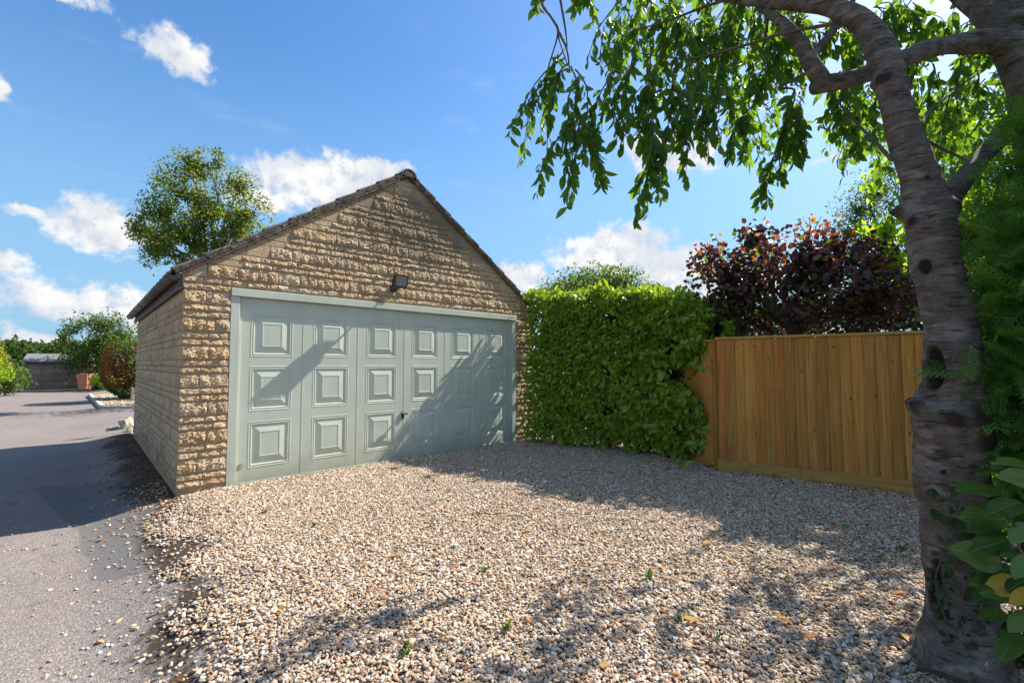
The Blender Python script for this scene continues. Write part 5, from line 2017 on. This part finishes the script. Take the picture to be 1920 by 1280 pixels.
# tree behind the garage
bush('birch_tree', 'spreading green tree rising behind the garage roof', 'tree',
     [px_blob(360, 310, 16, 34, 34), px_blob(350, 365, 16, 66, 55), px_blob(300, 410, 16, 48, 42), px_blob(410, 400, 16, 60, 52), px_blob(450, 350, 16.5, 32, 34), px_blob(290, 470, 15.6, 34, 34), px_blob(380, 460, 16, 60, 46), px_blob(455, 425, 16.5, 42, 30),
      px_blob(330, 480, 15.5, 34, 24), px_blob(275, 440, 15.8, 30, 18), px_blob(400, 300, 16, 26, 24), px_blob(470, 400, 16, 36, 40), px_blob(340, 440, 15.6, 60, 50), px_blob(470, 450, 16.3, 34, 24), px_blob(260, 430, 16, 26, 24)],
     36000, .095, 'small', 'birch_leaf', base=(2.5, 13.2, -.1), shell=.85, holes=.16, hs=1.5, bark='pale_bark', tr=.085)
bush('rowan_bush', 'low garden shrubs in the bed behind the garage', 'shrub',
     [(1.6, 12.6, 1.4, 1.3, 1.3, 1.5), (3.2, 13.4, 1.5, 1.4, 1.3, 1.6)], 2600, .11, 'small', 'bush_leaf')

# ------------------------------------------------------------------ far left
bush('wild_bush', 'tall untidy bush towering over the wooden shed', 'bush',
     [px_blob(190, 650, 26, 55, 50), px_blob(150, 625, 26, 35, 28), px_blob(185, 610, 26, 40, 28), px_blob(225, 640, 26, 40, 40), px_blob(130, 640, 26, 26, 16), px_blob(160, 670, 26, 40, 36), px_blob(228, 690, 25.5, 40, 40), px_blob(205, 670, 25.5, 36, 44), px_blob(195, 700, 27.5, 36, 34), px_blob(222, 715, 26, 36, 26), px_blob(165, 690, 28.5, 24, 26)],
     22000, .13, 'small', 'bush_leaf', shell=.85, holes=.03, hs=.9)
# clipped hedge, green with red top
hb = ground_at(247, 757, -.08)


def clipped_hedge():
    root = empty('clipped_hedge', (hb.x, hb.y, -.1))
    tag(root, 'clipped rounded hedge turning red beside the garage back corner', 'hedge')
    c = at(255, 693, 18.0)
    rx = 64 / FPX * 18.0; rz = 55 / FPX * 18.0
    n = 15000
    d = rdir(n)
    sup = (np.abs(d[:, 0]) ** 3 + np.abs(d[:, 1]) ** 3 + np.abs(d[:, 2]) ** 3) ** (-1 / 3)
    p = d * sup[:, None] * np.array([rx * .8, rx * .8, rz]) * (1 - rng.random(n) * .10)[:, None]
    taper = 1 - .42 * np.clip(-p[:, 2] / rz, 0, 1) ** 2
    p[:, 0] *= taper; p[:, 1] *= taper
    p += np.array(c)
    nz = np.array([noise.noise(Vector(q) * .75) for q in p])
    dxl = (p - np.array(c)) @ np.array(RGT)
    hz_ = (p[:, 2] - c.z) / rz
    red = (nz + .28 + .3 * (dxl > -.55) - .5 * (dxl < -.8) - .6 * (hz_ < -.55) - .5 * (hz_ > .93) + rng.normal(0, .16, n)) > .56
    for msk, mt_, nm in ((~red, 'hedge_green', 'green_foliage'), (red, 'hedge_red', 'red_foliage')):
        q = p[msk]; k = len(q)
        nr = (q - np.array(c)); nr = nr / np.linalg.norm(nr, axis=1, keepdims=True) + rng.normal(0, .35, (k, 3))
        add_leaves(root, q, rdir(k), nr, .075 * np.exp(rng.normal(0, .2, k)), 'small', mt_, 0, mass=nm)
    m = MB(); branch_tube(m, (0, 0, 0), Vector((c.x, c.y, c.z)) - Vector(root.location), .08, .04); m.build('trunk', MATS['twig_bark'], root)
    m = MB()       # twig core that keeps daylight out
    V = []; F = []
    for i in range(9):
        th = math.pi * i / 8
        for j in range(14):
            ph = 2 * math.pi * j / 14
            r_ = .86 * (1 + .1 * noise.noise(Vector((i, j, 3.3))))
            V.append((math.sin(th) * math.cos(ph) * rx * .72 * r_ * (1 if th < 1.6 else .8), math.sin(th) * math.sin(ph) * rx * .72 * r_ * (1 if th < 1.6 else .8), math.cos(th) * rz * .9 * r_))
    for i in range(8):
        for j in range(14):
            j2 = (j + 1) % 14; F.append((i * 14 + j, i * 14 + j2, (i + 1) * 14 + j2, (i + 1) * 14 + j))
    m.add([Vector(v) + c - Vector(root.location) for v in V], F)
    m.build('twig_core', MATS['dark_leaf'], root)


clipped_hedge()
bush('garden_shrub', 'yellow-green and red shrub at the left edge of the road', 'shrub',
     [px_blob(-30, 695, 19, 40, 38), px_blob(-45, 662, 19, 50, 30)], 4200, .10, 'small', 'light_leaf', shell=.6, extra=[('hedge_red', .25, 1.0, .1)])
bush('leafy_shrub', 'low green shrub between the yellow-green bush and shed', 'shrub',
     [px_blob(16, 712, 21, 27, 24), px_blob(8, 692, 21.5, 24, 24)], 3000, .11, 'small', 'bush_leaf', shell=.6)
bush('low_shrub', 'small leafy shrub right of the rust-coloured bin', 'shrub',
     [px_blob(200, 712, 24, 20, 17)], 1200, .1, 'small', 'light_leaf', shell=.7)


def make_shed():
    a = ground_at(44, 731, -.07); b = ground_at(170, 728, -.07)
    d = Vector((b.x - a.x, b.y - a.y, 0)); L = d.length; ang = math.atan2(d.y, d.x)
    root = empty('wooden_shed', (a.x, a.y, -.08), ang)
    tag(root, 'weathered grey-brown wooden shed with a low felt roof', 'shed')
    H = 55 / FPX * 24.5
    nb = 11
    dep = 2.4
    for k in range(nb):
        z0 = k * H / nb
        m = MB(); V = [(0, -.012, z0), (L, -.012, z0), (L, -.002, z0 + H / nb + .01), (0, -.002, z0 + H / nb + .01)]
        V += [(v[0], .02, v[2]) for v in V]
        m.add(V, [(0, 1, 2, 3), (7, 6, 5, 4), (0, 4, 5, 1), (3, 2, 6, 7), (0, 3, 7, 4), (1, 5, 6, 2)])
        m.build('board', MATS['shed_wood'], root)
    for x in (.02, .62, 1.1, 1.62, 2.25):
        if x < L: m = MB(); m.bevbox(x, x + .05, -.035, -.014, 0, H, .004); m.build('batten', MATS['shed_wood'], root)
    m = MB(); m.box(0, L, .022, dep, 0, H - .02); m.build('wall', MATS['shed_wood'], root)
    rf = MB(); rf.prism([(-.15, H - .04), (dep / 2, H + .42), (dep + .15, H - .04), (dep + .15, H + .0), (dep / 2, H + .46), (-.15, H + .0)], 'x', -.12, L + .1)
    o = rf.build('roof', simple('felt', (.15, .155, .175), .9, var=.15, scale=6, bump=.4), root); fix_normals(o.data)
    m = MB(); m.bevbox(-.1, L + .08, -.17, -.152, H - .12, H - .03, .003); m.build('fascia_board', MATS['black_plastic'], root)


make_shed()


def make_bin():
    c = ground_at(161, 729, -.07)
    c = CAM + (c - CAM) * .93
    root = empty('wheelie_bin', (c.x, c.y, -.07), R(-38))
    tag(root, 'rust-red wheeled bin with a green-sided twin behind it', 'bin')
    red = simple('bin_red', (.52, .20, .13), .55, var=.1, scale=5, bump=.05)
    grn = simple('bin_green', (.06, .15, .06), .55, var=.1, scale=5, bump=.05)
    def bin_(root, mat, lid):
        m = MB()
        b0, b1, h = .20, .27, .84
        V = [(-b0, -b0 * 1.1, .08), (b0, -b0 * 1.1, .08), (b0, b0 * 1.1, .08), (-b0, b0 * 1.1, .08), (-b1, -b1 * 1.15, h), (b1, -b1 * 1.15, h), (b1, b1 * 1.15, h), (-b1, b1 * 1.15, h)]
        m.add(V, [(3, 2, 1, 0), (4, 5, 6, 7), (0, 1, 5, 4), (1, 2, 6, 5), (2, 3, 7, 6), (3, 0, 4, 7)])
        m.build('body', mat, root)
        m = MB(); m.bevbox(-b1 - .02, b1 + .02, -b1 * 1.15 - .03, b1 * 1.15 + .03, h + .002, h + .06, .02); m.build('lid', lid, root)
        m = MB(); m.tube([(-.24, b1 * 1.15 + .06, h - .01), (.24, b1 * 1.15 + .06, h - .01)], .016, 8); m.build('handle', MATS['black_plastic'], root)
        for s in (-1, 1):
            m = MB(); m.tube([(s * .21, .24, .09), (s * .25, .24, .09)], .09, 14); m.build('wheel', MATS['black_plastic'], root)
    root['label'] = 'rust-red wheeled bin standing in front of the shed'
    bin_(root, red, red)
    c2 = c - RGT * .62 + FWD * .15
    r2 = empty('wheelie_bin', (c2.x + .0, c2.y, -.07), R(-38))
    tag(r2, 'green wheeled bin half hidden to the left of the red one', 'bin')
    bin_(r2, grn, grn)
    r2.location = tuple(c - RGT * .28 + FWD * .5); r2.location.z = -.07


make_bin()

# gravel island with kerb
isl = [p for p in ISL]
m = MB(); n_ = len(isl)
V = [(p.x, p.y, -.10) for p in isl] + [(p.x, p.y, .0) for p in isl]
m.add(V, [tuple(range(n_, 2 * n_))] + [(i, (i + 1) % n_, n_ + (i + 1) % n_, n_ + i) for i in range(n_)])
o = m.build('planting_bed', MATS['gravel_bed']); fix_normals(o.data); tag(o, kind='structure')
kerb = empty('kerb', (isl[0].x, isl[0].y, -.08)); tag(kerb, 'pale stone kerb edging the gravel bed by the clipped hedge', 'kerb')
for (p, q) in ((isl[0], isl[1]), (isl[1], isl[2])):
    L = (q - p).length; d = (q - p).normalized(); k = max(1, int(L / .9))
    for i in range(k):
        a = p + d * (L * i / k + .01); b = p + d * (L * (i + 1) / k - .01)
        M = Matrix.Translation(Vector((a.x, a.y, 0)) - Vector((isl[0].x, isl[0].y, 0))) @ Matrix.Rotation(math.atan2(d.y, d.x), 4, 'Z')
        mm = MB(); mm.bevbox(0, (b - a).length, -.06, .06, -.05, .12, .012, M); mm.build('kerb_stone', simple('kerb_concrete', (.42, .39, .35), .9, var=.15, scale=15, bump=.3) if 'kerb_concrete' not in MATS else MATS['kerb_concrete'], kerb)
xy = []
bx0 = min(p.x for p in isl); bx1 = max(p.x for p in isl); by0 = min(p.y for p in isl); by1 = max(p.y for p in isl)
q = np.column_stack([rng.uniform(bx0, bx1, 9000), rng.uniform(by0, by1, 9000)])
q = q[in_poly(q[:, 0], q[:, 1], [Vector(p) for p in isl])]
o = scatter_pebbles('bed_gravel', q, .018, .005, zfun=lambda x, y: x * 0)
tag(o, 'pale gravel covering the kerbed bed under the clipped hedge', 'gravel', kind='stuff')

# rocks by the wall's far corner
simple('rock', (.36, .31, .25), .9, var=.4, scale=14, bump=.8, spec=.2)


def rock(name, label, c, sx, sy, sz, seed):
    import bmesh
    bm = bmesh.new(); bmesh.ops.create_icosphere(bm, subdivisions=3, radius=1)
    for v in bm.verts:
        k = 1 + .5 * noise.noise(v.co * 1.3 + Vector((seed, 0, 0))) + .18 * noise.noise(v.co * 4 + Vector((seed, 0, 0)))
        v.co = Vector((v.co.x * sx, v.co.y * sy, v.co.z * sz)) * k
    me = bpy.data.meshes.new(name); bm.to_mesh(me); bm.free()
    me.materials.append(MATS['rock'])
    o = mobj(name, me, None, c); tag(o, label, 'rock')
    return o


c = ground_at(238, 806, -.08)
rock('rock', 'upright pale rock lying beside the far corner of the garage', (c.x, c.y, .02), .14, .17, .17, 3)
c = ground_at(244, 812, -.08)
rock('rock', 'golden brown rock in front of the pale upright one', (c.x + .02, c.y - .12, -.02), .13, .12, .09, 9)
c = ground_at(214, 806, -.08)
rock('rock', 'small flat rock nearest the drive in the leaf litter', (c.x, c.y, -.05), .12, .1, .05, 15)


# leaf litter along the side wall and over the gravel
def litter(name, label, xy, z, size, mat, kind='small'):
    n = len(xy)
    P_ = np.column_stack([xy, z + rng.random(n) * .008])
    root = None
    V, F = leaves_arrays(P_, rdir(n, (0, 0, 0)) * np.array([1, 1, .15]), rdir(n, (0, 0, 1.6), .5), size * np.exp(rng.normal(0, .35, n)), kind)
    o = mobj(name, np_mesh(name, V, F, MATS[mat], False))
    tag(o, label, 'leaf litter', kind='stuff')


n = 1300
y = rng.uniform(-.6, 6.2, n); x = -np.abs(rng.exponential(.22, n)) - .02
litter('leaf_litter', 'brown dead leaves gathered along the foot of the side wall', np.column_stack([x, y]), NHZ(x, y) + .004, .03, 'brown_leaf')
n = 420
y = rng.uniform(-5.5, -.2, n); x = edge_x(y) + rng.uniform(-.35, 5.2, n)
litter('leaf_litter', 'scraps of brown and rust leaves scattered among the gravel', np.column_stack([x, y]), NHZ(x, y) + .026, .022, 'brown_leaf')
n = 150
y = rng.uniform(-5.6, -.5, n); x = edge_x(y) + rng.uniform(.2, 5.0, n) ** 1.0
litter('leaf_litter', 'small yellowed leaf scraps strewn over the gravel', np.column_stack([x, y]), NHZ(x, y) + .027, .03, 'yellow_leaf')
n = 500
t = rng.random(n); x = 5.0 + t * .55 - rng.exponential(.18, n); y = -.3 - t * 5.0
litter('leaf_litter', 'fallen brown leaves along the foot of hedge and fence', np.column_stack([x, y]), .026, .035, 'brown_leaf')

# individually visible fallen leaves
FL = [(1315, 1166, 'pale cream leaf lying curled on sunlit gravel near the centre front', 'yellow_leaf', .10), (1487, 1172, 'yellow-green leaf on shaded gravel, biggest of the fallen leaves', 'yellow_leaf', .10), (1535, 1192, 'dull olive leaf just right of the big yellow-green one', 'brown_leaf', .09),
      (1250, 1070, 'small yellow leaf beside a green weed on the gravel', 'yellow_leaf', .06), (1722, 1215, 'long yellow leaf at the foot of the cherry trunk', 'yellow_leaf', .10), (1124, 857, 'bright yellow leaf on the shaded gravel before the laurel hedge', 'yellow_leaf', .09),
      (1582, 982, 'green leaf lying flat on the shaded gravel before the fence', 'laurel_near', .10), (1334, 1016, 'cream leaf on the sunlit edge of the tree shade', 'yellow_leaf', .09), (983, 995, 'cream leaf alone on the open sunlit gravel', 'yellow_leaf', .08),
      (1700, 1110, 'brown leaf on the gravel left of the trunk base', 'brown_leaf', .08), (1379, 1150, 'rusty orange leaf right of the cream one', 'brown_leaf', .06), (1271, 1062, 'orange leaf right of the small yellow one', 'brown_leaf', .055)]
for px, py, lab, mt_, s in FL:
    c = ground_at(px, py, .03)
    key = ('oval', mt_)
    if key not in LEAFME: LEAFME[key] = np_mesh('leaf', *TEMPL['oval'], MATS[mt_], True)
    o = bpy.data.objects.new('fallen_leaf', LEAFME[key]); link(o)
    o.location = (c.x, c.y, .034); o.scale = (s, s, s); o.rotation_euler = (random.uniform(-.3, .3), random.uniform(-.3, .1), random.uniform(0, 6.28))
    tag(o, lab, 'leaf', 'fallen leaves on the gravel')

# weeds
WD = [(1216, 1082, 'feathery green weed in sunlit gravel beside a yellow leaf', .06), (908, 1072, 'small bright green weed in open gravel left of centre', .05), (950, 1180, 'green weed in front gravel by the dappled shadow', .05), (912, 900, 'tuft of pale grass near the garage door shade', .06),
      (495, 960, 'weed in the gravel near the stone corner', .06), (760, 1222, 'small weed at the front edge under dappled shade', .05), (1276, 1162, 'tiny weed left of the cream fallen leaf', .04), (1690, 1030, 'leafy weed in the shade left of the trunk', .06), (590, 985, 'pale weed in sunny gravel below the door left', .045), (1346, 1196, 'small sprout right of the tiny weed', .04)]
for px, py, lab, s in WD:
    c = ground_at(px, py, .02)
    root = empty('weed', (c.x, c.y, .012)); tag(root, lab, 'weed', 'weeds in the gravel')
    k = 16
    P_ = np.tile(np.array([c.x, c.y, .02]), (k, 1)) + rng.normal(0, s * .18, (k, 3)) * np.array([1, 1, 0])
    add_leaves(root, P_, rdir(k, (0, 0, .9), .55), rdir(k, (0, 0, 1), .5), s * .5 * np.exp(rng.normal(0, .35, k)), 'long', 'bush_leaf', 0)
# fallen twigs
for i, (a, b, lab) in enumerate((((890, 962), (1000, 968), 'thin brown twig lying on the open gravel'), ((1540, 1180 - 70), (1600, 1095), 'pale twig on gravel in the dappled shade'), ((1328, 1170), (1350, 1255), 'curved twig running towards the front of the gravel'), ((1080, 880), (1160, 888), 'dark twig in the shade before the hedge'), ((1225, 1160), (1275, 1195), 'thin twig left of the cream fallen leaf'))):
    p = ground_at(*a, .03); q = ground_at(*b, .03)
    m = MB(); branch_tube(m, p, q, .004, .002, seg=6, wig=.12)
    o = m.build('twig', MATS['twig_bark'], None, True); tag(o, lab, 'twig', 'fallen twigs')

# ------------------------------------------------------------------ distant wood
def distant_wood():
    pts = []
    n = 26000
    u = rng.random(n)
    px = -260 + u * 900
    d = rng.uniform(115, 150, n)
    prof = np.array([.85 + .22 * noise.noise(Vector((p * .018, 0, 0))) + .22 * noise.noise(Vector((p * .06, 2, 0))) + .22 * noise.noise(Vector((p * .17, 5, 0))) for p in px])
    top = 4.6 * prof + 3.6
    z = -.5 + top * rng.random(n) ** .55
    P_ = np.array([tuple(at(a, 682, b)) for a, b in zip(px, d)]); P_[:, 2] = z
    V, F = leaves_arrays(P_, rdir(n), rdir(n, (.2, -.4, .7), .6), 1.1 * np.exp(rng.normal(0, .3, n)), 'small')
    o = mobj('distant_wood', np_mesh('distant_wood', V, F, MATS['wood_leaf']))
    tag(o, 'dark green wood on the rise far beyond the shed', 'wood', kind='stuff')


distant_wood()
# rising ground under the wood
V = []; F = []
for i in range(40):
    px = -500 + i * 40
    for d, z in ((60, -.3), (110, .4), (150, 4.5), (200, 6.0)):
        p = at(px, 682, d); V.append((p.x, p.y, z))
for i in range(39):
    for j in range(3):
        a = i * 4 + j; F.append((a, a + 4, a + 5, a + 1))
o = mobj('hill', np_mesh('hill', V, F, MATS['grass_ground'], True)); tag(o, kind='structure')
# garden ground the plants beyond the fence stand in is part of the ground sheet
print('objects', len(bpy.data.objects))
